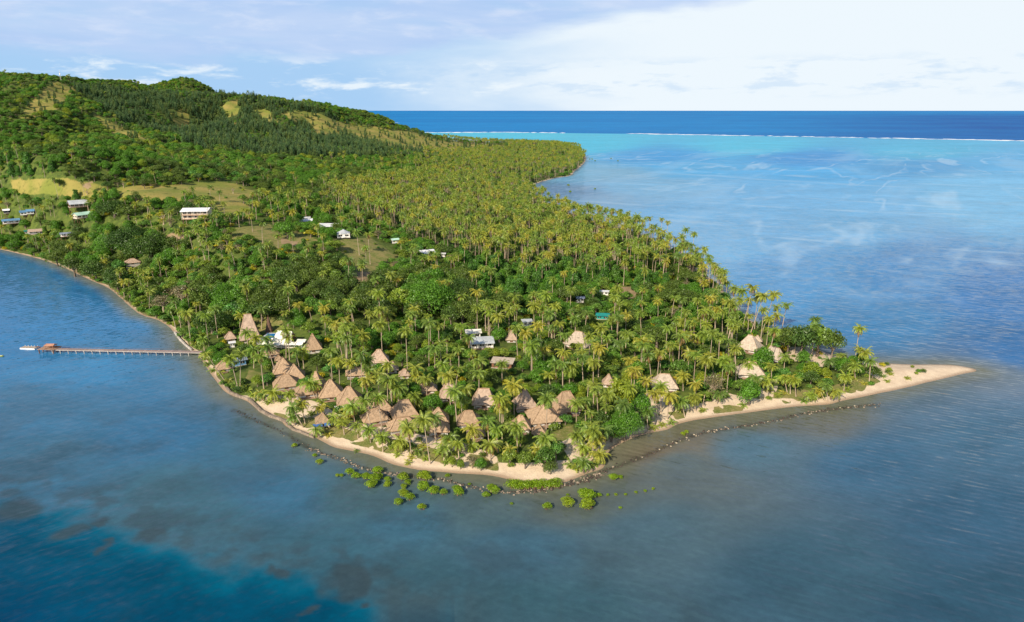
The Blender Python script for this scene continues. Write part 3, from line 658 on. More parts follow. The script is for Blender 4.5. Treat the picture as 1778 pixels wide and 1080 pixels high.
# resort huts: front foot (px, py), width and height in picture pixels
H = [
 (435,598,33,50,'very tall tapering grey thatched tower roof above the palms','tall thatched tower',dict(ratio=.9,ridge=.42,ridge_d=.16,mat='thatch_grey',wall='wood',wh=1.6,name='thatched_temple',cat='temple',conc=.04,deck=False)),
 (401,596,17,16,'small reddish thatched hut just left of the tall tower roof','small reddish hut',dict(mat='thatch_grey',deck=False)),
 (472,624,26,15,'low wide orange thatched roof in front of the swimming pool','low orange thatched roof',dict(ridge=.1)),
 (389,650,23,18,'lone small thatched hut close to the water below the jetty','lone shoreline hut',dict(ridge=.25)),
 (494,656,35,33,'tallest hut at the back of the left cluster of thatched roofs','cluster back roof',dict(ridge=.04,ratio=1)),
 (513,667,33,31,'pointed thatched hut in the middle of the left cluster','cluster middle roof',dict(ridge=.04,ratio=1)),
 (498,679,43,26,'broad low thatched roof at the front of the left cluster, white walls below','cluster front roof',dict(ridge=.30,ratio=.75)),
 (551,681,28,33,'steep thatched hut between the left cluster and a bare grey tree','steep hut behind palms',dict(ridge=.12,rz=-20)),
 (535,694,42,26,'twin thatched roof with white post, half behind a tall palm','palm-crossed roof',dict(ridge=.35,ratio=.7)),
 (576,697,40,36,'brown thatched hut with a palm shadow across its peak','shadow-peaked hut',dict(ridge=.1,ratio=.95)),
 (608,712,42,38,'thatched hut with a small white awning at its left eave','white-awning hut',dict(ridge=.18,ratio=.95,awn=('canvas',(-1,)))),
 (660,724,40,34,'rear wing of the beach hut crossed by two palm trunks','rear wing roof',dict(ridge=.25,rz=12)),
 (652,742,44,27,'front wing of the beach hut, red door and white posts','front wing roof',dict(ridge=.4,ratio=.7,rz=12)),
 (703,737,44,38,'big steep thatched house roof above an open veranda','big veranda roof',dict(ridge=.45,rz=10,ratio=.9)),
 (700,755,52,26,'wide lower thatched roof over the veranda on the sand','veranda lower roof',dict(ridge=.5,rz=10,ratio=.6)),
 (762,742,34,32,'dark-shadowed rear hut behind the sandy gap','shadowed rear roof',dict(ridge=.1)),
 (762,759,36,27,'front thatched hut with two white wall posts above the sand','two-post hut',dict(ridge=.2,ratio=.8)),
 (814,746,38,30,'large tan hut with flat-topped ridge behind the beach bushes','flat-ridged tan hut',dict(ridge=.45,ratio=.9)),
 (827,766,31,30,'pointed front pavilion joined to the flat-ridged tan hut','pointed front pavilion',dict(ridge=.04,ratio=1)),
 (904,755,34,30,'tan hut half hidden by a drooping palm, left of the sharp pointed roof','half-hidden tan hut',dict(ridge=.25)),
 (943,744,54,38,'sharp pointed tan hut with a palm trunk shadow down the middle','sharp pointed hut',dict(ridge=.05,ratio=1,rz=15)),
 (936,761,23,20,'small steep outhouse roof below the sharp pointed hut','small steep outhouse',dict(ridge=.1,deck=False)),
 (982,724,44,42,'big tan hut with long ridge and dark open porch on its right','big right-hand hut',dict(ridge=.40,rz=22,ratio=.95)),
 (911,717,38,38,'pinkish hut with a full palm crown shadow on the roof','crown-shadow hut',dict(mat='thatch_grey',ridge=.2,rz=15)),
 (840,713,38,34,'pale pinkish hut with broad flat ridge and red porch','flat-ridged pink hut',dict(mat='thatch_grey',ridge=.62,ratio=.85)),
 (781,700,34,32,'pinkish hut with rounded eaves, trunk in front','rounded-eave pink hut',dict(mat='thatch_grey',ridge=.5)),
 (744,688,28,22,'small hut mostly hidden by palms, white wall showing','hidden small hut',dict(mat='thatch_grey',ridge=.2)),
 (659,637,32,27,'isolated reddish thatched roof deep in the trees','isolated reddish roof',dict(mat='thatch_grey',ridge=.25)),
 (682,650,18,19,'narrow reddish roof just right of the isolated reddish roof','narrow reddish roof',dict(mat='thatch_grey',ridge=.2,deck=False)),
 (703,660,18,15,'small half-shaded roof in the trees, third of the reddish roofs','half-shaded roof',dict(mat='thatch_grey',deck=False)),
 (620,660,36,17,'long low orange-brown roof among tall trunks','long low brown roof',dict(ridge=.55,ratio=.6)),
 (545,616,28,33,'steep orange thatched roof right of the white restaurant tents','orange roof by tents',dict(ridge=.05,ratio=1,deck=False)),
 (888,598,18,20,'tiny pointed greyish hut behind the palms in the middle','tiny pointed grey hut',dict(mat='thatch_grey',ridge=.1,deck=False)),
 (1004,607,44,30,'pale cream roof on its own among dark trees','cream lone roof',dict(mat='thatch_pale',ridge=.35,ratio=.8,rz=-25)),
 (1056,676,20,22,'small pale roof left of the big round lime-green bush','pale roof by lime bush',dict(mat='thatch_grey',ridge=.15,deck=False)),
 (1152,683,44,30,'pale flat-ridged roof behind palms at the eastern beach','pale eastern beach roof',dict(mat='thatch_pale',ridge=.45,rz=8)),
 (1300,615,40,31,'large pale roof near the base of the sand spit','large pale spit roof',dict(mat='thatch_pale',ridge=.2,rz=-15)),
 (1314,600,15,13,'small pale peaked roof tucked behind the large pale spit roof','small pale peaked roof',dict(mat='thatch_pale',ridge=.05,deck=False)),
 (1343,629,32,24,'long narrow pale roof slanting down beside the dark grove','slanting pale roof',dict(mat='thatch_pale',ridge=.7,ratio=.5,rz=-35)),
 (1301,659,46,28,'broad pale roof behind the round green tree on the east beach','broad pale beach roof',dict(mat='thatch_pale',ridge=.4,ratio=.7,rz=10)),
 (562,746,24,22,'round little thatched beach bar with blue awnings','beach bar',dict(ridge=.02,ratio=1,deck=False,open_=True,awn=('canvas_blue',(-1,1)),name='beach_bar',cat='beach bar')),
 (232,468,24,10,'pale thatched shelter in the trees above the bay','pale bay shelter',dict(mat='thatch_grey',ridge=.3,deck=False)),
 (485,634,12,12,'tiny brown roof between the low orange roof and the white wall','tiny brown roof',dict(ridge=.2,deck=False)),
]
for (px, py, w_, h_, lab, ph, kw) in H: bure(px, py, w_, h_, lab, ph, **kw)

def metal_house(px, py, wpx, hpx, label, phrase, roof='metal_white', wall='white', ratio=.6, rz=0, rh=.22, wh=2.8, storeys=1, style='gable', stilts=0.0, name='metal_roofed_house', cat='house', group='metal-roofed houses on the slope', veranda=True):
    if py < 470: wpx *= .86
    x0, y0, z0 = ground_at(px, py); k = float(ppm(x0, y0, z0)); w = wpx/k/1.08; dpt = w*ratio
    L = math.hypot(x0, y0); x, y = x0+x0/L*dpt*.5, y0+y0/L*dpt*.5
    z = min(hgt1(x+dx, y+dy) for dx in (-w/3, w/3) for dy in (-dpt/3, dpt/3)); zt = max(hgt1(x+dx, y+dy) for dx in (-w/3, 0, w/3) for dy in (-dpt/3, 0, dpt/3))
    root = link(name, None, None, (x, y, z), (0, 0, math.radians(rz)-math.atan2(x, y))); tag(root, label, cat, group)
    zf = zt-z+.2+stilts; top = zf+wh*storeys; h = w*rh; ov = .7
    link('floor_slab', MB().box((0, 0, zf-.2), (w+.4, dpt+.4, .4)).mesh('floor_slab', M['conc']), root)
    if stilts or zt-z > .6:
        for sx in (-1, -.33, .33, 1):
            for sy in (-1, 1): link('post', MB().tube([(sx*(w/2-.3), sy*(dpt/2-.3), -.6), (sx*(w/2-.3), sy*(dpt/2-.3), zf-.4)], .16, 6).mesh('post', M['wood']), root)
    for s_ in range(storeys):
        zb = zf+s_*wh
        for c_, q in (((0, -dpt/2+.1, zb+wh/2), (w-.2, .2, wh)), ((0, dpt/2-.1, zb+wh/2), (w-.2, .2, wh)), ((-w/2+.1, 0, zb+wh/2), (.2, dpt-.4, wh)), ((w/2-.1, 0, zb+wh/2), (.2, dpt-.4, wh))):
            link('wall', MB().box(c_, q).mesh('wall', M[wall]), root)
        nwin = max(2, int(w/3.5))
        for i_ in range(nwin):
            xx_ = -w/2+(i_+.5)*w/nwin
            wn = link('window', MB().box((xx_, -dpt/2-.03, zb+wh*.55), (w/nwin*.55, .1, wh*.42)).mesh('window', M['dark']), root)
            link('frame', MB().box((xx_, -dpt/2-.09, zb+wh*.55), (.09, .06, wh*.42)).mesh('frame', M['white']), wn)
        for sy in (-.25, .25): link('window', MB().box((-w/2-.03, sy*dpt, zb+wh*.55), (.1, dpt*.25, wh*.4)).mesh('window', M['dark']), root)
        if veranda:
            link('balcony_floor', MB().box((0, -dpt/2-1.1, zb-.1), (w, 1.9, .16)).mesh('balcony_floor', M['deckwood']), root)
            link('railing', MB().box((0, -dpt/2-2.0, zb+.9), (w, .06, .08)).box((0, -dpt/2-2.0, zb+.5), (w, .05, .06)).mesh('railing', M['red' if storeys > 1 else 'white']), root)
            for i_ in range(5): link('veranda_post', MB().box((-w/2+.1+i_*(w-.2)/4, -dpt/2-1.95, zb+wh/2), (.14, .14, wh)).mesh('veranda_post', M['white']), root)
    W2, D2 = w/2+ov, dpt/2+ov+(1.3 if veranda else 0); y0_ = -D2; y1_ = dpt/2+ov; ym = 0
    mb = MB(); t_ = .14
    if style == 'gable': vs = [(-W2, y0_, top), (W2, y0_, top), (W2, ym, top+h), (-W2, ym, top+h), (-W2, y1_, top), (W2, y1_, top)]; fs = [(0,1,2,3), (3,2,5,4)]
    elif style == 'mono': vs = [(-W2, y0_, top), (W2, y0_, top), (W2, y1_, top+h), (-W2, y1_, top+h)]; fs = [(0,1,2,3)]
    elif style == 'pyramid':
        n_ = 8; vs = [(math.cos(math.pi/8+i_*math.pi/4)*w*.56, math.sin(math.pi/8+i_*math.pi/4)*w*.56, top) for i_ in range(n_)]+[(0, 0, top+h)]; fs = [(i_, (i_+1) % n_, n_) for i_ in range(n_)]
    else: vs = [(-W2, y0_, top), (W2, y0_, top), (W2, y1_, top), (-W2, y1_, top), (-W2*.4, ym, top+h), (W2*.4, ym, top+h)]; fs = [(0,1,5,4), (1,2,5), (2,3,4,5), (3,0,4)]
    mb.add(vs, fs); nv = len(vs); mb.add([(a_, b_, c_-t_) for a_, b_, c_ in vs], [f[::-1] for f in fs])
    if style in ('gable', 'mono'):
        idx = [0, 1, 2, 5, 4, 3] if style == 'gable' else [0, 1, 2, 3]
        mb.f += [(idx[i_], idx[i_]+nv, idx[(i_+1) % len(idx)]+nv, idx[(i_+1) % len(idx)]) for i_ in range(len(idx))]; mb.mi += [0]*len(idx)
        if style == 'gable':
            for sx in (-1, 1): link('gable', MB().add([(sx*(w/2-.1), -dpt/2, top-.1), (sx*(w/2-.1), dpt/2, top-.1), (sx*(w/2-.1), 0, top+h*.8)], [(0,1,2)]).mesh('gable', M[wall]), root)
    rf = link('roof', mb.mesh('roof', M[roof]), root)
    if style in ('gable', 'mono'):                           # standing seams of the sheets
        ms = MB(); ns = max(4, int(w/1.6))
        for i_ in range(ns+1):
            xx_ = -W2+i_*2*W2/ns
            if style == 'gable': ms.tube([(xx_, y0_, top+.03), (xx_, 0, top+h+.03), (xx_, y1_, top+.03)], .04, 3, cap=False)
            else: ms.tube([(xx_, y0_, top+.03), (xx_, y1_, top+h+.03)], .04, 3, cap=False)
        link('roof_seam', ms.mesh('roof_seam', M[roof]), rf)
    reg(px, py, wpx, hpx, x, y, max(w, dpt)*.5+2, phrase); return root
metal_house(345,390,54,26,'large two-storey white-roofed house with verandas on the hillside meadow edge','large veranda house','metal_white','cream',.6,-18,.10,2.9,2,'gable',1.5)
metal_house(139,379,33,18,'grey metal-roofed house on posts above the village','grey-roofed house','metal_grey','wood',.7,8,.22,2.8,1,'gable',1.8)
metal_house(146,390,32,10,'pale green-roofed house just below the grey-roofed one','pale green roof','metal_green','cream',.5,25,.16)
metal_house(117,416,22,6,'flat slate-blue roof among palms above the bay','slate-blue roof','metal_slate','white',.5,0,.05,2.4,1,'mono')
metal_house(44,386,12,9,'left one of two small blue-roofed cabins','left blue cabin','metal_blue','white',.9,0,.3,2.4,1,'gable',veranda=False,name='cabin',cat='cabin',group='small blue-roofed cabins')
metal_house(56,386,13,9,'right one of two small blue-roofed cabins','right blue cabin','metal_blue','white',.9,0,.3,2.4,1,'gable',veranda=False,name='cabin',cat='cabin',group='small blue-roofed cabins')
metal_house(22,399,30,8,'long blue-roofed house at the left edge of the village','long blue roof','metal_blue','white',.45,0,.10)
metal_house(66,415,27,12,'whitish house with dusty grey roof nearest the shore in the village','dusty white house','thatch_grey','white',.6,-8,.15,2.6,1,'gable')
metal_house(13,378,10,9,'tiny white hut at the far left edge','tiny white hut','metal_white','dark',.8,0,.3,2.4,1,'gable',veranda=False,name='cabin',cat='cabin')
metal_house(49,409,10,5,'small teal-roofed shed between village houses','teal shed','teal','white',.6,0,.1,2.2,1,'mono',veranda=False,name='shed',cat='shed')
metal_house(533,393,24,11,'white house with stepped roof behind yellow shrubs','stepped white house','metal_white','white',.6,-10,.18,2.8)
metal_house(534,387,11,9,'white upper block rising behind the stepped white house','white upper block','metal_white','white',.9,0,.05,3.2,1,'mono',veranda=False)
metal_house(569,400,40,14,'wide white flat-roofed house on the rise','wide white house','metal_white','white',.7,-14,.05,2.8,1,'mono')
metal_house(597,415,27,16,'white round pavilion with a pointed octagonal roof','white round pavilion','metal_grey','white',.95,0,.30,2.8,1,'pyramid',veranda=False,name='round_pavilion',cat='pavilion')
metal_house(737,450,40,18,'white-roofed bungalow with pinkish wall among palms','palm grove bungalow','metal_white','cream',.55,18,.14,2.8,1,'gable')
metal_house(770,447,7,6,'little white tank shed right of the grove bungalow','little white tank shed','metal_white','white',.9,0,.1,2.2,1,'mono',veranda=False,name='shed',cat='shed')
metal_house(686,424,14,7,'teal-roofed hut almost lost among the palms','teal-roofed hut','metal_green','white',.7,20,.2,2.4,1,'gable',veranda=False,name='shed',cat='shed')
metal_house(1049,513,15,4,'thin white roof above the dead brown thicket','thin white roof','metal_white','white',.5,0,.04,2.2,1,'mono',veranda=False,name='shed',cat='shed')
metal_house(1007,526,13,11,'small grey house behind palms in the middle distance','small grey house','metal_slate','white',.8,10,.2,2.6,1,'gable',veranda=False)
metal_house(1046,556,22,9,'teal-green sheeted roof between the palms','teal sheet roof','teal','teal',.6,0,.05,2.0,1,'mono',veranda=False,name='shed',cat='shed')
metal_house(836,606,42,22,'low grey building with staggered flat canvas roofs','staggered grey roof','metal_grey','white',.5,5,.10,2.8,1,'mono',group='resort service buildings')
metal_house(822,588,26,8,'pale rear roof of the staggered grey building','pale rear roof','canvas','white',.5,5,.10,2.8,1,'mono',veranda=False,group='resort service buildings')
metal_house(873,642,38,16,'flat pinkish shade roof over a terrace','pinkish shade roof','thatch_pale','wood',.6,-12,.06,2.6,1,'mono',veranda=False,group='resort service buildings')
metal_house(404,605,8,6,'white boathouse wall beside the shoreline path','white boathouse','metal_white','white',.6,0,.1,2.4,1,'mono',veranda=False,name='shed',cat='shed')
metal_house(414,636,26,12,'blue-sided dark-roofed workshop beneath shoreline palms','blue-sided workshop','metal_slate','metal_blue',.6,10,.12,2.6,1,'gable',veranda=False,group='resort service buildings')
metal_house(915,568,16,7,'tiny white-edged shed roof beside bare grey trees','shed by grey trees','metal_grey','white',.7,10,.1,2.4,1,'mono',veranda=False,name='shed',cat='shed')

# the restaurant: tall white canvas gable and lower canopies
def restaurant():
    x, y, z = ground_at(500, 600); L = math.hypot(x, y); root = link('restaurant', None, None, (x, y, z), (0, 0, math.radians(-22)-math.atan2(x, y)), .85)
    tag(root, 'restaurant under a tall white tent roof with lower white canopies', 'restaurant')
    link('floor', MB().box((1, 1, .1), (20, 13, .9)).mesh('floor', M['conc']), root)
    r_ = MB().add([(-8, -4.5, 3.4), (4, -4.5, 3.2), (3.2, 0.5, 8.4), (-5.5, 0.5, 8.9), (-8, 5.5, 3.4), (4, 5.5, 3.2)], [(0,1,2,3), (3,2,5,4)])
    r_.add([(v[0], v[1], v[2]-.15) for v in r_.v[:6]], [(3,2,1,0), (4,5,2,3)]); link('tent_roof', r_.mesh('tent_roof', M['canvas']), root)
    for c_ in ((3.0, -6.3, 3.0, 8.5, 3.4), (9.0, -1.5, 3.3, 5.5, 3.2), (9.5, -6.0, 2.9, 4.0, 3.0), (-3.6, -7.0, 2.9, 4.2, 2.6)):
        cx, cy, cz, w_, d_ = c_
        link('canopy', MB().add([(cx-w_/2, cy-d_/2, cz-.5), (cx+w_/2, cy-d_/2, cz-.5), (cx+w_/2, cy+d_/2, cz+.4), (cx-w_/2, cy+d_/2, cz+.4), (cx-w_/2, cy-d_/2, cz-.6), (cx+w_/2, cy-d_/2, cz-.6), (cx+w_/2, cy+d_/2, cz+.3), (cx-w_/2, cy+d_/2, cz+.3)],
             [(0,1,2,3), (7,6,5,4), (0,4,5,1), (1,5,6,2), (2,6,7,3), (3,7,4,0)]).mesh('canopy', M['canvas']), root)
    link('gable_truss', MB().add([(4.1, -4.2, 3.2), (4.1, 5.2, 3.2), (3.3, .5, 8.0)], [(0,1,2)]).mesh('gable_truss', M['wood']), root)
    for px_, py_ in ((-7.5,-4.3),(-3.5,-4.3),(.5,-4.3),(3.8,-4.3),(-7.5,5.2),(3.8,5.2),(7,-7.4),(11.3,-7.3),(11.5,0),(-1,-7.8)):
        link('post', MB().tube([(px_, py_, 0), (px_, py_, 2.9)], .13, 6).mesh('post', M['white']), root)
    link('bar_counter', MB().box((-1, 1, 1.0), (6, 1.2, 1.1)).mesh('bar_counter', M['wood']), root)
    reg(510, 602, 62, 40, x, y, 11, 'white tent restaurant')
    x, y, z = ground_at(476, 590); p = link('swimming_pool', None, None, (x, y, z), (0, 0, math.radians(-22)-math.atan2(x, y))); tag(p, 'blue swimming pool with white deck left of the tent restaurant', 'pool')
    link('coping', MB().box((0, 0, .35), (13, 15, 1.5)).mesh('coping', M['canvas']), p)
    link('water', MB().box((0, 2.0, 1.12), (11, 9, .06)).mesh('water', M['pool']), p)
    for i_ in range(4):
        s_ = link('sun_lounger', None, None, (x-4+i_*2.2, y-4.6, z+1.12)); tag(s_, 'white sun lounger, number %s from the left on the pool deck' % ['one', 'two', 'three', 'four'][i_], 'sun lounger', 'sun loungers by the pool')
        link('bed', MB().box((0, 0, .3), (.8, 1.6, .12)).mesh('bed', M['canvas']), s_); link('backrest', MB().box((0, .95, .55), (.8, .12, .6)).mesh('backrest', M['canvas']), s_)
        link('frame', MB().box((0, 0, .12), (.7, 1.5, .22)).mesh('frame', M['wood']), s_)
    reg(476, 596, 36, 24, x, y, 9, 'blue swimming pool')
    x, y, z = ground_at(468, 577); t_ = link('thatched_spire', None, None, (x, y, z)); tag(t_, 'narrow dark brown thatched spire behind the swimming pool', 'spire')
    mb = MB(); 
    for i_ in range(6):
        a_ = i_/6; mb.tube([(0, 0, a_*8.4), (0, 0, a_*8.4+1.5)], [2.0*(1-a_)+.35, 1.6*(1-a_)+.1], 9)
    link('roof', mb.mesh('roof', M['thatch_dark']), t_); link('finial', MB().tube([(0, 0, 8.3), (0, 0, 9.8)], [.12, .05], 5).mesh('finial', M['wood']), t_)
    reg(468, 577, 14, 24, x, y, 3, 'dark thatched spire')
restaurant()

# the jetty
def jetty():
    x1, y1 = at_z(350, 611, 2.0); x0, y0 = at_z(78, 605.5, 2.0); L = math.hypot(x1-x0, y1-y0); a_ = math.atan2(y1-y0, x1-x0)
    root = link('jetty', None, None, (x0, y0, 0), (0, 0, a_)); tag(root, 'long straight timber jetty running from the beach into deep blue water', 'jetty')
    n = 60
    pl = MB().box((0, 0, 0), (L/n-.06, 2.6, .12)).mesh('plank', M['jettywood'])
    for i_ in range(n): link('plank', pl, root, ((i_+.5)*L/n, 0, 2.0+random.uniform(-.012, .012)))
    for s_ in (-1, 1):
        link('beam', MB().box((L/2, s_*1.1, 1.75), (L, .22, .34)).mesh('beam', M['conc']), root)
        link('railing', MB().box((L/2, s_*1.28, 2.75), (L, .06, .07)).mesh('railing', M['wood']), root)
    bent = MB().box((0, 0, 1.5), (.35, 2.9, .28)).tube([(0, -1.1, -2.6), (0, -1.1, 1.5)], .2, 6).tube([(0, 1.1, -2.6), (0, 1.1, 1.5)], .2, 6).mesh('pile_bent', M['conc'])
    nb = 18
    for i_ in range(nb): link('pile_bent', bent, root, (L*.055+i_*L*.92/nb, 0, 0))
    # head of the jetty with its open shelter
    x, y = at_z(86, 604.5, 2.0); h = link('jetty_platform', None, None, (x, y, 0), (0, 0, a_)); tag(h, 'square timber platform with orange-roofed shelter at the jetty head', 'platform')
    for i_ in range(12): link('plank', MB().box((-4.2+i_*.76, 0, 2.15), (.7, 6.2, .14)).mesh('plank', M['deckwood']), h)
    for sx in (-1, 1):
        for sy in (-1, 0, 1): link('pile', MB().tube([(sx*3.8, sy*2.6, -2.8), (sx*3.8, sy*2.6, 2.1)], .26, 7).mesh('pile', M['wood']), h)
        for sy in (-1, 1): link('post', MB().box((1+sx*2.0, sy*1.4, 3.0), (.16, .16, 1.7)).mesh('post', M['orange']), h)
    link('shelter_roof', MB().add([(-1.6, -2, 3.8), (3.6, -2, 3.8), (3.2, 0, 4.5), (-1.2, 0, 4.5), (-1.6, 2, 3.8), (3.6, 2, 3.8)], [(0,1,2,3), (3,2,5,4), (0,3,4), (1,5,2)]).mesh('shelter_roof', M['orange']), h)
    link('bench', MB().box((1, 1.2, 2.6), (3.6, .5, .4)).mesh('bench', M['orange']), h)
    x, y = at_z(51, 603.5, .5); p = link('floating_pontoon', None, None, (x, y, 0), (0, 0, a_-.06)); tag(p, 'low white floating pontoon moored off the jetty head', 'pontoon')
    link('float', MB().box((0, 0, .25), (8.6, 3.2, .7), taper=.96).mesh('float', M['metal_white']), p)
    for i_ in range(9): link('plank', MB().box((-3.8+i_*.95, 0, .66), (.8, 3.0, .1)).mesh('plank', M['thatch_pale']), p)
    for i_ in range(5): link('bollard', MB().tube([(-3.6+i_*1.8, 1.5, .6), (-3.6+i_*1.8, 1.5, 1.3)], .12, 6).mesh('bollard', M['white']), p)
    link('gangway', MB().box((5.0, 0, 1.2), (2.6, 1.1, .12)).mesh('gangway', M['wood']), p)
    x, y = at_z(2, 619, 0); b_ = link('mooring_float', None, None, (x, y, 0)); tag(b_, 'small lime and white dinghy float at the left edge of the picture', 'float')
    link('hull', MB().tube([(-1.3, 0, .1), (-.9, 0, .2), (.8, 0, .2), (1.5, 0, .35)], [.15, .5, .5, .08], 8).mesh('hull', M['leaf_lime'], True), b_); link('rim', MB().box((-.1, 0, .6), (1.7, .5, .12)).mesh('rim', M['white']), b_)
    landmarks.append((200, 608, 'jetty'))
jetty()

# curved sea wall along the western beach
def wallline(pts, h, t, name, label, cat, mat, z0=-.4):
    P = [at_z(a_, b_, .4) for a_, b_ in pts]; root = link(name, None, None, (P[0][0], P[0][1], 0)); tag(root, label, cat)
    me_ = [MB().box((0, 0, h/2), (1.02, t*random.uniform(.85, 1.15), h*random.uniform(.9, 1.1))).mesh('wall_block', M[mat]) for _ in range(3)]
    for (x1, y1), (x2, y2) in zip(P, P[1:]):
        L = math.hypot(x2-x1, y2-y1); n = max(1, round(L/1.6))
        for i_ in range(n):
            u = (i_+.5)/n; b_ = link('wall_block', random.choice(me_), root, (x1+(x2-x1)*u-P[0][0], y1+(y2-y1)*u-P[0][1], z0), (0, 0, math.atan2(y2-y1, x2-x1)+random.uniform(-.04, .04)), (L/n*.98, 1, 1))
wallline([(392,672),(400,682),(416,689),(432,693),(441,702),(452,713),(468,722),(486,728),(498,733)], 1.5, .8, 'sea_wall', 'curved stone sea wall along the narrow western beach', 'sea wall', 'stone')
wallline([(498,736),(508,745),(520,749),(532,754),(546,759)], 1.3, .8, 'sea_wall', 'short stone sea wall left of the beach bar', 'sea wall', 'stone')
wallline([(303,577),(312,589),(322,599),(333,608)], 1.4, .6, 'sea_wall', 'pale low sea wall just north of the jetty root', 'sea wall', 'conc')

# breakwaters of loose rocks
def rock_mesh(seed, mat):
    r2 = random.Random(seed); mb = MB(); pts = []
    ico = [(0,0,1)]+[(math.cos(k*1.2566)*.894, math.sin(k*1.2566)*.894, .447) for k in range(5)]+[(math.cos(k*1.2566+.628)*.894, math.sin(k*1.2566+.628)*.894, -.447) for k in range(5)]+[(0,0,-1)]
    fs = [(0,1+k,1+(k+1) % 5) for k in range(5)]+[(1+k,6+k,1+(k+1) % 5) for k in range(5)]+[(6+k,6+(k+1) % 5,1+(k+1) % 5) for k in range(5)]+[(11,6+(k+1) % 5,6+k) for k in range(5)]
    vs = [tuple(c*r2.uniform(.75, 1.2)*s_ for c, s_ in zip(v, (1, .8, .65))) for v in ico]
    return mb.add(vs, fs).mesh('rock', M[mat])
RK = {k: [rock_mesh(i_+10*j, k) for i_ in range(4)] for j, k in enumerate(('rock', 'rock_dark', 'rock_pale'))}
def breakwater(pts, label, spacing, size, mats, rows=1, jit=.7):
    P = [at_z(a_, b_, .1) for a_, b_ in pts]; x0, y0 = P[0]; root = link('rock_breakwater', None, None, (x0, y0, 0)); tag(root, label, 'breakwater', 'low rock breakwaters off the beach'); size *= .74
    rocks = []
    for (x1, y1), (x2, y2) in zip(P, P[1:]):
        L = math.hypot(x2-x1, y2-y1); n = int(L/spacing)
        for i_ in range(n):
            for r_ in range(rows):
                u = (i_+random.random())/n; o_ = (r_-(rows-1)/2)*size*1.3
                nx, ny = -(y2-y1)/L, (x2-x1)/L
                rocks.append((x1+(x2-x1)*u+nx*o_+random.gauss(0, jit), y1+(y2-y1)*u+ny*o_+random.gauss(0, jit), random.uniform(.5, 1.25)*size))
    random.shuffle(rocks)
    for j, (x, y, s_) in enumerate(rocks[:290]):
        k = random.choices(list(mats), list(mats.values()))[0]
        link('rock', random.choice(RK[k]), root, (x-x0, y-y0, s_*.12), (random.uniform(-.3, .3), random.uniform(-.3, .3), random.uniform(0, 6.3)), (s_, s_*random.uniform(.7, 1.1), s_*random.uniform(.7, 1)))
    if len(rocks) > 290:
        V = []; F_ = []
        src = RK['rock_dark'][0]; sv = np.array([v.co[:] for v in src.vertices]); sf = np.array([p.vertices[:] for p in src.polygons])
        for x, y, s_ in rocks[290:]: F_.append(sf+len(V)*12); V.append(sv*s_+np.array([x-x0, y-y0, .1]))
        o_ = link('rock', mesh_np('rock_rest', np.concatenate(V), np.concatenate(F_), M['rock_dark']), root); o_['kind'] = 'stuff'
breakwater([(405,712),(425,719),(445,730),(470,741),(500,755),(520,768),(535,777)], 'dark sunken rock line off the western sea wall', .9, .55, {'rock_dark': 8, 'rock_pale': 1})
breakwater([(535,777),(560,788),(590,797),(612,806),(640,815),(665,820),(700,826),(740,829),(765,831),(800,840),(838,850),(870,853),(896,855)], 'long thin line of pale rocks behind the mangrove bushes', .40, .62, {'rock': 6, 'rock_pale': 1, 'rock_dark': 3})
breakwater([(896,853),(930,852),(962,846),(985,841),(1010,834),(1035,826),(1050,818)], 'thick dark rock bank around the tip of the beach', .55, .75, {'rock': 3, 'rock_dark': 5}, 3)
breakwater([(1050,818),(1075,809),(1095,801),(1115,793),(1140,783),(1165,771),(1185,762),(1200,757)], 'dark rock line curving away from the tip across the bay', .5, .6, {'rock_dark': 8, 'rock': 1, 'rock_pale': 1})
breakwater([(1200,757),(1230,750),(1260,744),(1290,740),(1325,734),(1360,728),(1390,719),(1420,714),(1450,710),(1480,706),(1530,702)], 'thin rock line parallel to the eastern beach', .45, .62, {'rock_dark': 6, 'rock_pale': 1, 'rock': 3})
landmarks += [(925, 845, 'hedge of mangroves'), (1600, 640, 'sand spit'), (1180, 700, 'eastern beach'), (250, 420, 'wide umbrella trees')]
# radio mast on the hill
x, y, z = at_d(106, 141, 1900); z = hgt1(x, y); t_ = link('radio_mast', None, None, (x, y, z)); tag(t_, 'thin white radio mast standing on the hill skyline', 'mast')
mb = MB()
for i_ in range(3):
    a_ = i_*2.094; mb.tube([(math.cos(a_)*1.3, math.sin(a_)*1.3, -2), (math.cos(a_)*.5, math.sin(a_)*.5, 27)], .22, 4)
for k_ in range(9):
    r_ = 1.3-.8*k_/9; mb.tube([(math.cos(i_*2.094)*r_, math.sin(i_*2.094)*r_, k_*3+(i_ % 2)) for i_ in (0, 1, 2, 3)], .12, 3)
link('lattice', mb.mesh('lattice', M['white']), t_); link('antenna', MB().tube([(0, 0, 26), (0, 0, 32)], .15, 5).mesh('antenna', M['white']), t_); link('dish', MB().tube([(0, -.8, 22), (0, -.4, 22)], [1.3, .5], 8).mesh('dish', M['white']), t_)

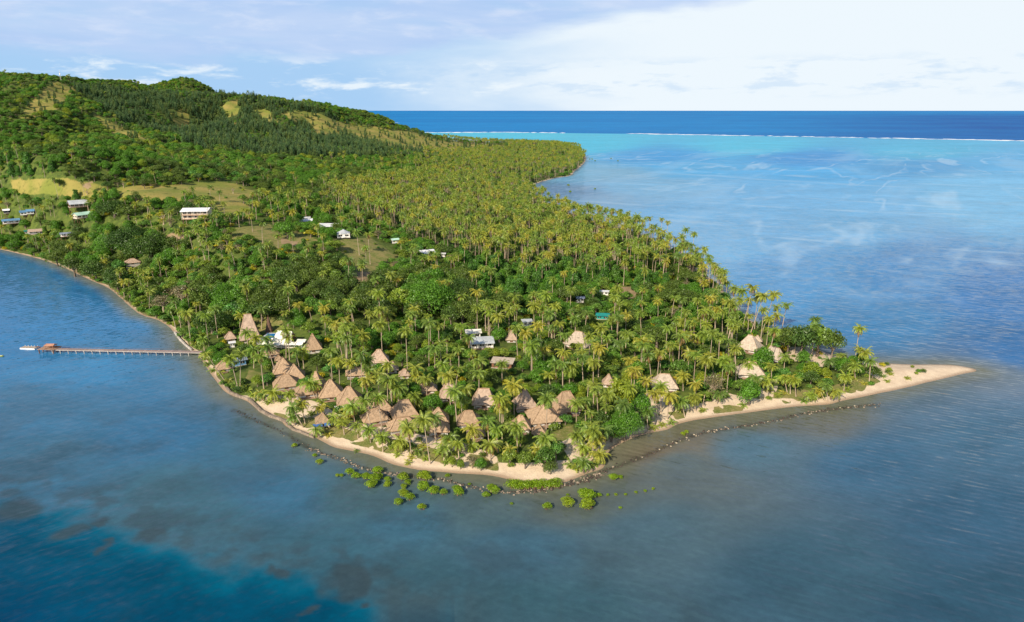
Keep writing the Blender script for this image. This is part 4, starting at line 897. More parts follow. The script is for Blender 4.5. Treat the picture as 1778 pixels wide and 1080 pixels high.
# ------------------------------------------------------------------ plants: prototypes
class TB:
    """triangle/quads soup of leaf pieces"""
    def __init__(s): s.V = []; s.F = []; s.mi = []; s.n = 0
    def quads(s, Q, mi=0):
        Q = np.asarray(Q, float).reshape(-1, 4, 3); k = len(Q); s.V.append(Q.reshape(-1, 3))
        s.F.append(np.arange(k*4).reshape(-1, 4)+s.n); s.mi.append(np.full(k, mi)); s.n += k*4
    def tris(s, T, mi=0):      # kept as quads with a short fourth edge
        T = np.asarray(T, float).reshape(-1, 3, 3); q = np.stack([T[:, 0], T[:, 1]*.97+T[:, 2]*.03, T[:, 1]*.03+T[:, 2]*.97, T[:, 0]*.99+T[:, 2]*.01], 1); s.quads(q, mi)
    def tube(s, pts, rs, n=5, mi=0):
        mb = MB().tube(pts, rs, n, cap=False); s.V.append(np.array([tuple(v) for v in mb.v])); s.F.append(np.array(mb.f)+s.n); s.mi.append(np.full(len(mb.f), mi)); s.n += len(mb.v)
    def mesh(s, name, mats): return mesh_np(name, np.concatenate(s.V), np.concatenate(s.F), mats, mi=np.concatenate(s.mi))

def palm_crown(tb, r, z=0.0, n=24, L=4.3, ox=0.0, oy=0.0, lean=0.0, dry=.12, up=1.25, mi=(0, 1), segs=7):
    T = []; Td = []
    for i in range(n):
        azm = i*2.39996+r.normal(0, .15); f = (i+.5)/n                     # inner fronds stand up, outer ones hang
        e0 = up-f*1.75+r.normal(0, .10); droop = .75+.55*r.random()+.3*f; l = L*(.78+.30*r.random())*(1-.18*abs(f-.45))
        ca, sa = math.cos(azm), math.sin(azm); p = np.array([ox, oy, z]); P = [p.copy()]; e = e0
        for k in range(segs):
            e -= droop/segs*(1+.8*k/segs); st = l/segs
            p = p+np.array([ca*math.cos(e), sa*math.cos(e), math.sin(e)])*st; P.append(p.copy())
        side = np.array([-sa, ca, 0.0]); is_dry = f > 1-dry and r.random() < .8
        tw = r.normal(0, .35)
        for k in range(1, segs+1):
            a, b_ = P[k-1], P[k]; dr = (b_-a)/np.linalg.norm(b_-a); up_ = np.cross(dr, side); t = k/segs
            ll = l*.27*math.sin(min(1, t*1.15+.12)*math.pi*.84)+.22
            for s_ in (-1, 1):
                for h in (0, .5):
                    o_ = a+(b_-a)*h; sd_v = side*s_*math.cos(.55+tw*s_)+up_*(-abs(math.sin(.55))+tw*.4)
                    tip = o_+(sd_v*.85+dr*.55)*ll+np.array([0, 0, -.10*ll])+r.normal(0, .05, 3)
                    w = dr*(l/segs)*.5
                    (Td if is_dry else T).append([o_, o_+w, tip])
        w = side*.05
        for k in range(segs): (Td if is_dry else T).append([P[k]-w, P[k]+w, P[k+1]])
    tb.tris(T, mi[0])
    if Td: tb.tris(Td, mi[1])
    # nuts and the fibrous heart
    for k in range(7):
        a_ = r.random()*6.3; c_ = np.array([ox+math.cos(a_)*.42, oy+math.sin(a_)*.42, z-.35-r.random()*.3])
        s_ = .17; tb.quads([[c_+(-s_,0,-s_), c_+(s_,0,-s_), c_+(s_,0,s_), c_+(-s_,0,s_)], [c_+(0,-s_,-s_), c_+(0,s_,-s_), c_+(0,s_,s_), c_+(0,-s_,s_)]], mi[1])

LEAF_SHAPE = None
def leaf_soup(r, cen, rad, n, size, out=.75, fill=.25, flat=1.0, lowcut=-.35):
    """leaf clumps on and inside an uneven ball"""
    d = r.normal(size=(n*2, 3)); d /= np.linalg.norm(d, axis=1)[:, None]
    d = d[d[:, 2] > lowcut][:n]; n = len(d)
    k = np.where(r.random(n) < fill, r.random(n)**.5, 1+r.normal(0, .07, n))
    p = np.asarray(cen)+d*np.asarray(rad)*k[:, None]
    nr = d*np.array([1, 1, 1/flat])*out+r.normal(0, .55, (n, 3)); nr /= np.linalg.norm(nr, axis=1)[:, None]
    t = np.cross(nr, r.normal(size=(n, 3))); t /= np.linalg.norm(t, axis=1)[:, None]; b_ = np.cross(nr, t)
    s_ = size*(.6+.8*r.random(n))[:, None]; w = s_*.62
    return np.stack([p-t*s_*.5, p+b_*w*.5+t*s_*.1, p+t*s_*.6-nr*s_*.18, p-b_*w*.5+t*s_*.1], 1)

def crown_lobed(r, R, H, nl, leaves, size, flat=.7, spread=.62, base=.0, kind='dome'):
    """lobes arranged over a dome; returns leaf quads and lobe centres"""
    Q = []; C = []
    for i in range(nl):
        f = (i+.5)/nl; a_ = i*2.39996+r.normal(0, .3)
        if kind == 'umbrella': rr = math.sqrt(f)*spread*R; zz = base+H*(.80-.42*f)+r.normal(0, H*.04); lr = R*(.32+.1*r.random()); lz = lr*.5
        elif kind == 'column': rr = R*.35*r.random(); zz = base+H*(.12+.8*f); lr = R*(.75-.35*f)*(.8+.4*r.random()); lz = lr*.9
        elif kind == 'ball': rr = math.sqrt(f)*spread*R*.75; zz = base+H*.55+H*.28*(1-1.8*f)+r.normal(0, .2); lr = R*(.48+.12*r.random()); lz = lr*.85
        else: rr = math.sqrt(f)*spread*R*(.9+.25*r.random()); zz = base+H*(.72-.38*f)+r.normal(0, H*.09); lr = R*(.30+.18*r.random()); lz = lr*(.62+.25*r.random())
        c_ = (math.cos(a_)*rr, math.sin(a_)*rr, zz); C.append(c_)
        n = max(8, int(leaves/nl*(lr/(R*.4))**1.5)); Q.append(leaf_soup(r, c_, (lr, lr, lz), n, size, flat=flat))
    return np.concatenate(Q), C

def tree_mesh(seed, R, H, kind, leaves, size, nl, leafmat, trunk=.5, sep=False, trunkmat='bark_dark'):
    r = np.random.default_rng(seed); hb = {'umbrella': .40, 'ball': .12, 'column': .02, 'dome': .22}[kind]*H
    Q, C = crown_lobed(r, R, H-hb if kind != 'ball' else H*.9, nl, leaves, size, base=hb, kind=kind)
    tb = TB(); tb.quads(Q, 0); tk = TB() if sep else tb; mi = 0 if sep else 1
    fork = hb*(.85 if kind != 'column' else 3)+.15*H
    tk.tube([(0, 0, -1.2), (r.normal(0, .1), r.normal(0, .1), fork*.5), (0, 0, fork)], [trunk*1.3, trunk*.9, trunk*.7], 6, mi)
    for c_ in C[::max(1, len(C)//8)]:
        m_ = (c_[0]*.45, c_[1]*.45, fork+(c_[2]-fork)*.55); tk.tube([(0, 0, fork*.9), m_, c_], [trunk*.5, trunk*.3, .06], 4, mi)
    if sep: return tb.mesh('crown', [M[leafmat]]), tk.mesh('trunk', [M[trunkmat]])
    return tb.mesh('tree', [M[leafmat], M[trunkmat]])
def pine_mesh(seed, H=15, R=3.6):
    r = np.random.default_rng(seed); tb = TB(); Q = []
    tiers = 11
    for i in range(tiers):
        f = i/(tiers-1); z = H*(.16+.82*f); rr = R*(1-f)**.65*(.85+.3*r.random())+.25
        for k in range(9):
            a_ = k*.698+i*.4+r.normal(0, .12); l = rr*(.75+.4*r.random()); d = np.array([math.cos(a_), math.sin(a_), 0]); s_ = np.array([-math.sin(a_), math.cos(a_), 0])
            b0 = np.array([0, 0, z]); tip = b0+d*l+np.array([0, 0, .25*l-.3]); w = .32+.22*l
            Q.append([b0+d*l*.15, b0+d*l*.65+s_*w+(0, 0, .05), tip, b0+d*l*.65-s_*w-(0, 0, .05)])
            Q.append([b0+d*l*.2+(0,0,.35), b0+d*l*.6+(0, 0, -w*.7), tip, b0+d*l*.6+(0, 0, w*.8)])
    tb.quads(Q, 0); tb.quads(leaf_soup(r, (0, 0, H*.55), (R*.6, R*.6, H*.36), 130, .8), 0); tb.tube([(0, 0, -1), (0, 0, H*.97)], [.28, .05], 5, 1)
    return tb.mesh('pine', [M['leaf_pine'], M['bark_dark']])
def palm_whole(seed, H, bend=.06, n=20, segs=5):
    r = np.random.default_rng(seed); tb = TB(); a_ = r.random()*6.3; bx, by = math.cos(a_)*H*bend, math.sin(a_)*H*bend
    tb.tube([(0, 0, -1), (bx*.15, by*.15, H*.4), (bx*.55, by*.55, H*.75), (bx, by, H)], [.26, .17, .15, .13], 5, 2)
    palm_crown(tb, r, H, n, 4.7, bx, by, segs=segs, dry=.15); return tb.mesh('palm', [M['palm'], M['palm_dry'], M['bark']])

PALM_CROWN = []; PALM_TRUNK = []
for i in range(7):
    r = np.random.default_rng(100+i); tb = TB(); palm_crown(tb, r, 0, [27, 24, 29, 26, 22, 28, 25][i], 4.9, dry=[.1, .2, .05, .3, .1, 0, .15][i], segs=8, up=[1.25, 1.1, 1.35, 1.2, 1.0, 1.3, 1.15][i])
    PALM_CROWN.append(tb.mesh('palm_crown', [M['palm'], M['palm_dry']]))
for i in range(5):
    r = np.random.default_rng(200+i); tb = TB(); bw = r.normal(0, .035); bw2 = r.normal(0, .02); K = 7    # unit-height trunk with a sweep
    tb.tube([(bw*math.sin(k/K*math.pi), bw2*math.sin(k/K*math.pi), k/K-(.04 if k == 0 else 0)) for k in range(K+1)], [.30, .22]+[.18-.008*k for k in range(K-1)], 7)
    PALM_TRUNK.append(tb.mesh('palm_trunk', [M['bark']]))
YOUNG = []
for i in range(4):
    r = np.random.default_rng(300+i); tb = TB(); palm_crown(tb, r, .5, 15, 3.0, dry=.05, up=1.45, segs=7); YOUNG.append(tb.mesh('young_palm_fronds', [M['palm'], M['palm_dry']]))
YOUNGT = MB().tube([(0, 0, -.6), (.05, 0, .3), (0, 0, .7)], [.28, .24, .18], 7).mesh('young_palm_stem', M['bark'])
# broad trees: (crown, trunk, nominal radius, nominal height)
def bt(seed, R, H, kind, leaves, size, nl, mat, trunk=.45, tm='bark_dark'): return tree_mesh(seed, R, H, kind, leaves, size, nl, mat, trunk, True, tm)+(R, H)
TREES = {
 'giant': [bt(90+i, 9, 10, 'dome', 15000, .42, 34, 'leaf_giant', .8) for i in range(2)],
 'giant_green': [bt(95, 9, 10, 'dome', 15000, .42, 40, 'leaf_green', .8)],
 'broadleaf': [bt(i, 5, 9.5, 'dome', 1900, .62, 15, 'leaf') for i in range(5)],
 'dark': [bt(20+i, 6, 10, 'dome', 2200, .62, 18, 'leaf_dark') for i in range(3)],
 'umbrella': [bt(30+i, 9, 11, 'umbrella', 6500, .52, 40, 'leaf_dark', .7) for i in range(3)],
 'ball': [bt(40+i, 4.5, 8, 'ball', 1900, .5, 9, 'leaf_green') for i in range(3)],
 'lime': [bt(50+i, 4.5, 7, 'ball', 1900, .5, 10, 'leaf_lime') for i in range(3)],
 'vine': [bt(60+i, 3.2, 11, 'column', 1500, .6, 11, 'leaf_vine') for i in range(3)],
 'dry': [bt(70+i, 5, 9, 'dome', 900, .5, 15, 'leaf_dry', .4, 'bark') for i in range(2)],
 'bare': [bt(75, 4, 8, 'dome', 160, .4, 16, 'leaf_dry', .45, 'bark'), bt(76, 4, 8, 'dome', 120, .4, 14, 'leaf_dry', .45, 'bark')],
 'yellow': [bt(80+i, 2.2, 4, 'dome', 600, .4, 8, 'leaf_yellow', .2) for i in range(2)],
}
PINES = [pine_mesh(400+i, 14+i*1.2, 3.3+.25*i) for i in range(4)]
BUSH = {}
for k, mt in (('bush', 'leaf'), ('bush_green', 'leaf_green'), ('bush_lime', 'leaf_lime'), ('bush_dark', 'leaf_dark'), ('bush_yellow', 'leaf_yellow')):
    L_ = []
    for i in range(3):
        r = np.random.default_rng(500+i); Q, C = crown_lobed(r, 1.8, 2.2, 6, 330, .38, base=0, kind='ball'); tb = TB(); tb.quads(Q); L_.append(tb.mesh(k, [M[mt]]))
    BUSH[k] = L_
MANG = []
for i in range(4):
    r = np.random.default_rng(600+i); Q, C = crown_lobed(r, 2.0, 2.0, 9, 1300, .27, base=.45, kind='ball', spread=.85); tb = TB(); tb.quads(Q); c1 = tb.mesh('mangrove_crown', [M['leaf_mangrove']])
    rt = TB()
    for k in range(12):
        a_ = r.random()*6.3; q_ = 1.0+r.random()*.5; rt.tube([(math.cos(a_)*q_, math.sin(a_)*q_, -.5), (math.cos(a_)*q_*.6, math.sin(a_)*q_*.6, .7), (0, 0, 1.3)], [.05, .06, .08], 4)
    for c_ in C[::2]: rt.tube([(0, 0, 1.0), c_], [.08, .03], 4)
    MANG.append((c1, rt.mesh('mangrove_roots', [M['root']])))

# ------------------------------------------------------------------ plants: planting
OCC = np.array([(h[3]-2, h[4]-1, h[5]+2, h[6]-1, h[7]) for h in houses]); HARD = OCC[:, 3] > 475; HW = np.array([(h[0], h[1], h[2]) for h in houses])
def blocks(x, y, z, R, H, allow=.15, hard=True):
    """would a plant here stand in a house or hide one from the photograph's side?"""
    if (np.hypot(HW[:, 0]-x, HW[:, 1]-y) < HW[:, 2]*np.where(HARD, 1, .8)+R*np.where(HARD, .55, .3)).any(): return True
    px, py, dep = project(x, y, z); px = float(px); py = float(py); k = FPX/float(dep); dd = math.hypot(x, y)
    x0, x1, y0, y1 = px-R*k*.85, px+R*k*.85, py-H*k*.9, py
    ox = np.minimum(OCC[:, 2], x1)-np.maximum(OCC[:, 0], x0); oy = np.minimum(OCC[:, 3], y1)-np.maximum(OCC[:, 1], y0)
    fr = (ox > 0)*(oy > 0)*ox*oy/((OCC[:, 2]-OCC[:, 0])*(OCC[:, 3]-OCC[:, 1]))
    return bool(((fr > np.where(HARD, allow, .32)) & (dd < OCC[:, 4]+3)).any())

plants = []    # dict(kind, x,y,z, H, R, lean(dx,dy), variant, rot, hand)
def add(kind, x, y, z, H, R, lean=(0, 0), var=None, desc=None):
    plants.append(dict(kind=kind, x=x, y=y, z=z, H=H, R=R, lean=lean, var=var if var is not None else int(rng.integers(0, 1000)), rot=float(rng.random()*6.283), desc=desc))
# palms read off the photograph: crown (px, py), foot (px, py)
HAND = [(587,625,590,669),(610,629,609,676),(627,613,630,681),(639,627,640,673),(656,649,660,695),(670,634,673,696),(676,659,681,711),(691,674,691,708),(718,637,723,674),(722,694,722,715),
(450,681,453,694),(457,684,461,699),(475,681,478,699),(502,683,508,706),(524,701,530,738),(508,706,527,743),(508,722,512,740),(545,667,551,691),(538,664,547,693),(555,706,560,724),(548,745,556,760),
(578,723,583,742),(592,728,593,742),(602,711,607,736),(614,704,618,742),(634,696,648,757),(656,690,664,750),(661,757,665,772),(707,738,713,775),(790,679,794,742),(779,653,783,714),(800,690,802,727),
(807,674,808,702),(871,689,874,734),(848,729,849,778),(861,745,865,788),(872,740,872,766),(885,780,886,803),(898,740,899,789),(738,727,747,808),(755,724,756,768),(783,758,784,786),(711,741,714,788),
(663,758,665,786),(721,650,723,677),(730,653,731,674),(740,657,741,687),(720,687,722,719),(691,672,692,709),(676,657,682,711),(638,643,640,674),(819,773,822,784),(892,669,893,726),(948,691,948,755),
(977,630,977,682),(990,642,988,680),(1012,620,1013,674),(1037,675,1039,728),(1056,684,1050,731),(1078,701,1061,765),(1002,756,1002,779),(1012,775,1013,793),(933,778,936,800),(899,748,899,786),
(1014,804,1014,821),(1041,788,1042,804),(1123,714,1125,748),(1028,738,1028,768),(1127,616,1131,660),(1146,611,1141,656),(1174,555,1175,590),(1186,557,1186,592),(1168,599,1169,630),(1183,594,1183,625),
(1194,596,1194,627),(1210,584,1205,622),(1226,562,1227,599),(1248,584,1247,638),(1272,557,1260,615),(1274,567,1262,616),(1279,606,1278,665),(1264,621,1264,655),(1306,498,1287,578),(1325,513,1302,582),
(1340,510,1321,586),(1365,528,1357,574),(1350,532,1342,568),(1343,572,1331,638),(1299,631,1300,654),(1314,655,1304,693),(1365,577,1360,612),(1385,580,1379,616),(1394,579,1392,616),(1363,617,1361,646),
(1363,655,1367,683),(1372,655,1372,685),(1184,651,1186,681),(1208,665,1208,700),(1140,682,1141,727),(1149,671,1148,717),(1162,685,1159,729),(1184,695,1189,727),(1205,690,1208,714),(1248,682,1244,703),
(1416,566,1409,622),(1445,584,1444,617),(1395,581,1392,619),(1439,626,1436,652),(1502,611,1505,642),(1514,626,1509,664),(1485,635,1485,660),(1408,684,1409,703),(1436,669,1438,700),(1422,677,1434,700),
(1449,678,1441,698),(1465,653,1465,680),(745,560,745,640),(755,603,755,643),(765,596,765,640),(800,565,800,598),(797,605,797,655),(813,585,814,616),(897,569,899,623),(909,569,910,612),(927,530,928,580),
(931,592,932,643),(946,605,944,640),(960,567,963,598),(976,612,977,680),(990,634,988,680),(1010,610,1012,668),(999,553,999,586),(1023,583,1023,618),(1044,569,1045,602),(1054,585,1055,612),(1062,553,1063,584),
(1071,551,1070,585),(1077,594,1079,625),(1095,625,1097,648),(1089,580,1086,607),(965,630,966,670),(871,632,872,664),(352,589,355,610),(360,614,390,661),(397,622,414,677),(429,577,431,608),(444,586,451,626),
(463,586,465,611),(466,601,480,655),(495,572,497,626),(501,585,503,626),(525,608,528,641),(417,613,417,672),(439,606,441,640),(581,564,583,592),(587,580,587,610),(601,564,602,624),(611,564,611,621),
(608,532,613,566),(640,544,641,573),(605,449,605,492),(620,403,624,444),(640,406,643,459),(629,454,630,494),(607,522,615,563),(560,438,563,470),(1380,660,1382,690),(1330,660,1334,690),
(1232,452,1231,492),(1222,430,1218,470),(1205,405,1203,440),(1190,398,1188,435),(1160,385,1158,420),(1150,380,1149,416),(1130,378,1127,414),(1240,470,1238,500),(1262,490,1260,520),(1253,482,1251,512),
(1285,520,1280,550),(1290,505,1284,545),(1275,500,1272,540),(1300,520,1296,560),(1240,545,1240,590),(1222,540,1222,590),(1255,540,1254,585),(1268,530,1268,580),(1212,520,1212,560),(1200,560,1200,600),(1282,560,1278,600),
(1000,700,1001,740),(1015,695,1017,735),(1047,745,1047,790),(1035,760,1036,795),(1020,745,1022,785),(820,745,821,780),(850,770,852,800),(770,775,771,800),(795,770,797,800),(695,765,697,790),(640,745,644,772),(620,738,622,762)]
for cx, cy, bx, by in HAND:
    x, y, z = ground_at(bx, by); L = math.hypot(x, y)
    rx, ry, rz = ray(cx, cy); n = np.array([x/L, y/L, 0]); t = L/(rx*n[0]+ry*n[1]); p = np.array([rx*t, ry*t, CAM_H+rz*t]); H_ = p[2]-z
    if H_ < 2.2: H_ = 2.2
    dx, dy = p[0]-x, p[1]-y; q_ = rng.normal(0, .03, 2)*H_
    add('palm', x, y, z, float(H_), 4, (dx+q_[0], dy+q_[1]), desc='hand')
# young palms on the sand
for px, py, s_ in [(1533,655,.8),(1546,652,.75),(1575,658,.8),(1540,665,.7),(1526,650,.7),(1480,660,.9),(1395,700,1),(1350,688,1),(1410,694,1.1),(1425,690,1.1),(1455,684,1),(1470,678,.9),(1290,707,.9),(1220,714,.8),(1165,737,1),(1180,715,1),
   (690,793,.9),(700,780,1),(725,790,1),(740,800,.8),(760,790,1),(775,803,.9),(680,778,.9),(715,800,.8),(708,806,.8),(735,780,1),(790,793,1),(600,725,1),(570,760,.9),(520,712,1),(490,700,1),(560,700,1),(542,722,1),(620,785,.6),
   (1000,815,1.2),(1025,812,1.2),(1008,805,1.2),(1035,808,1.1),(1040,796,1.2),(990,812,1),(880,795,1.1),(925,792,1.1),(940,797,1.2),(440,690,1),(446,697,.9),(465,702,1),(432,682,1),(424,676,1),(408,672,1),(398,664,1),(385,650,1),
   (355,625,1.1),(362,634,1.1),(345,605,1.1),(338,598,1.1),(370,645,1.1),(1335,681,.9),(1360,686,.9),(1500,668,.8),(1125,735,1.1),(1135,745,1),(1150,742,.9)]:
    x, y, z = ground_at(px, py); add('young', x, y, z, 3.6*s_, 2.6*s_)
# broad crowns read off the photograph: kind, crown centre, width, height in pixels, words
CR = [('giant',228,418,86,44,'wide dark umbrella tree, left crown of the big pair above the bay'),('giant',264,430,84,46,'wide dark umbrella tree, right crown of the big pair above the bay'),
 ('giant_green',745,518,100,52,'huge bright green spreading tree left of the vine-draped palms'),('broadleaf',700,520,60,46,'broad green tree left of the huge bright spreading tree'),('giant',800,505,70,36,'wide green canopy tree right of the huge bright spreading tree'),
 ('umbrella',948,385,60,20,'flat dark umbrella tree alone among the palm plantation'),('umbrella',1062,428,62,26,'olive umbrella tree near the eastern shore palms'),('umbrella',1180,520,76,34,'dark umbrella tree below the dirt track'),
 ('umbrella',1140,585,68,34,'bright-topped umbrella tree left of the tall eastern palms'),('umbrella',985,512,56,30,'dark umbrella tree beside the small grey house'),('umbrella',1010,555,56,30,'dark green tree under the small grey house'),
 ('ball',1322,627,44,40,'neat rounded green tree between the pale roofs'),('dark',1390,592,58,58,'dark tree at the left end of the spit grove'),('broadleaf',1418,588,58,58,'dark tree in the middle of the spit grove'),('dark',1444,598,46,50,'round tree at the right end of the spit grove'),('dark',1366,590,44,50,'dark tree behind the slanting pale roof'),
 ('ball',1300,683,42,38,'round deep-green tree on the eastern beach'),('dry',1237,668,42,50,'greyish feathery tree above the eastern sand'),('lime',1408,645,34,26,'lime-green bush tree at the neck of the spit'),('dark',1468,640,22,26,'small dark tree near the spit palms'),
 ('lime',1075,690,54,52,'big lime-green top of the vine mound by the point'),('giant_green',1085,735,60,56,'big green vine-covered mound by the point'),('ball',1112,712,40,50,'tall green mound right of the vine mound'),('ball',1115,672,28,32,'round dark-green tree above the vine mound'),('ball',1062,752,42,34,'low green mound at the water near the point'),
 ('broadleaf',885,792,30,34,'dark green bushy tree left on the point beach'),('broadleaf',912,800,34,32,'dark green bushy tree second on the point beach'),('broadleaf',945,795,40,44,'dense green tree in the middle of the point beach'),('broadleaf',965,780,34,44,'dense green tree beside the sandy clearing'),('dark',955,812,30,24,'low dense tree above the point lawn'),
 ('dry',820,800,30,26,'pale bare-twigged bush on the front beach'),('ball',835,806,24,22,'green bush under the pale bare-twigged one'),('lime',800,808,16,16,'lime shrub left on the front beach'),('lime',785,805,18,18,'second lime shrub on the front beach'),
 ('dark',168,470,50,36,'low dark tree overhanging the bay water'),('dark',130,462,44,34,'dark shore tree left of the low overhanging one'),('dark',205,480,40,34,'dark shore tree right of the low overhanging one'),('dark',100,448,36,26,'shore tree above the bay near the village'),
 ('dry',318,512,56,40,'big grey-branched tree near the bay corner'),('dry',285,525,44,32,'grey-green shore tree beside the big grey one'),('dark',350,520,52,50,'deep shaded tree right of the big grey one'),('giant',370,560,70,36,'low dark spreading tree behind the shoreline palms'),
 ('dark',455,540,60,34,'dark tree behind the tall thatched tower'),('ball',523,561,26,24,'round bright bush tree behind the white tents'),('ball',700,285,0,0,''),('giant',200,362,60,24,'wide olive tree right of the grey-roofed house'),('dark',225,368,46,26,'dark olive tree above the umbrella pair'),
 ('bare',285,378,26,22,'bare pale tree on the slope left of the veranda house'),('bare',205,320,10,10,'small bare grey tree on the meadow'),('dark',187,322,20,14,'dark round tree left on the meadow'),('dark',252,318,20,18,'dark round tree right on the meadow'),('bare',215,320,12,12,'bare white-limbed tree between the meadow trees'),
 ('dark',104,318,18,12,'grey-green tree at the left meadow edge'),('bare',405,330,12,12,'bare small tree on the right of the meadow'),('bare',152,335,10,10,'leafless bush on the meadow rise'),('umbrella',355,350,40,14,'flat dark tree behind the veranda house'),('dark',300,365,0,0,''),
 ('ball',500,400,34,26,'neat round green tree left of the stepped white house'),('ball',485,398,22,22,'second neat round green tree by the stepped white house'),('yellow',474,377,14,14,'golden-yellow tree on the rise behind round green trees'),('yellow',570,377,11,11,'golden round tree above the wide white house'),('yellow',540,405,26,14,'yellow flowering shrub below the stepped white house'),
 ('bare',958,572,34,34,'bare grey tree among palms left of the cream roof'),('bare',850,572,26,28,'bare greyish tree behind the grey canvas roof'),('bare',1090,514,30,14,'dead brown thicket left of the dirt track'),('bare',578,668,18,22,'bare grey tree behind the shadow-peaked hut'),('dark',1275,610,30,34,'dark tree left of the large pale spit roof'),
 ('dark',1225,612,36,30,'deep-green tree below the leaning eastern palms'),('broadleaf',1180,640,40,36,'green tree behind the eastern beach palms'),('broadleaf',1105,640,36,30,'green tree left of the eastern palms'),('umbrella',880,525,70,34,'bright canopy tree right of the grey canvas roof'),('dark',1330,540,0,0,'')]
for kind, cx, cy, w_, h_, words in CR:
    if w_ == 0: continue
    x, y, z = ground_at(cx, cy+h_*.55); k = float(ppm(x, y, z)); R_ = w_/k/2; H_ = max(h_/k*1.05, R_*.9)
    add(kind, x, y, z, H_, R_, desc=words)
HANDXY = np.array([(p['x'], p['y'], p['R']) for p in plants])

# scattered planting, by zones of the picture laid on the ground
def scatter(x0, x1, y0, y1, s):
    gx, gy = np.meshgrid(np.arange(x0, x1, s), np.arange(y0, y1, s)); gx = gx+rng.uniform(-.48, .48, gx.shape)*s; gy = gy+rng.uniform(-.48, .48, gy.shape)*s
    return gx.ravel(), gy.ravel()
parts_ = []
for rr0, rr1, s in ((200, 560, 4.6), (560, 1000, 5.6), (1000, 2850, 8.2)):
    x, y = scatter(-.86*rr1, .8*rr1, rr0*.5, rr1, s); R_ = np.hypot(x, y); k = (R_ >= rr0) & (R_ < rr1) & (np.abs(np.arctan2(x, y)) < math.radians(41)) & (y > 0); parts_.append(np.stack([x[k], y[k], np.full(k.sum(), s)], 1))
G = np.concatenate(parts_); sdg = sdist(G[:, 0], G[:, 1]); kk = sdg > np.where((G[:, 0] < -60), .9, 2.2); G = G[kk]; sdg = sdg[kk]
zg = height(G[:, 0], G[:, 1], sdg); gpx, gpy, gdep = project(G[:, 0], G[:, 1], zg)
wpx_ = gpx+(fbm(G[:, 0], G[:, 1], 30, 3)-.5)*26; wpy_ = gpy+(fbm(G[:, 0]+500, G[:, 1]+80, 30, 3)-.5)*16
def inz(Z): 
    k = np.zeros(len(G), bool)
    for P in Z: k |= in_poly(wpx_, wpy_, P)
    return k
zs, zl, zm, zd, zh, zp, zpl, zv, zdk = [inz(Z) for Z in (Z_SAND, Z_LAWN, Z_MEADOW, Z_DIRT, Z_HILLGRASS, Z_PINE, Z_PALM, Z_VINE, Z_DARK)]
u = rng.random(len(G)); u2 = rng.random(len(G)); clump = fbm(G[:, 0]+50, G[:, 1]+700, 28, 3); clump2 = fbm(G[:, 0]+950, G[:, 1]+100, 60, 3)
dist_ = np.hypot(G[:, 0], G[:, 1])
def push(i, kind, H, R, chk=True, allow=.15):
    x, y, z = G[i, 0], G[i, 1], zg[i]
    if dist_[i] < 900 and kind != 'bush' and (np.hypot(HANDXY[:, 0]-x, HANDXY[:, 1]-y) < HANDXY[:, 2]*.75+ (R*.3 if kind != 'palm' else -1.5)).any(): return
    if chk and dist_[i] < 900 and blocks(x, y, z, R, H, allow): return
    add(kind, float(x), float(y), float(z), H, R)
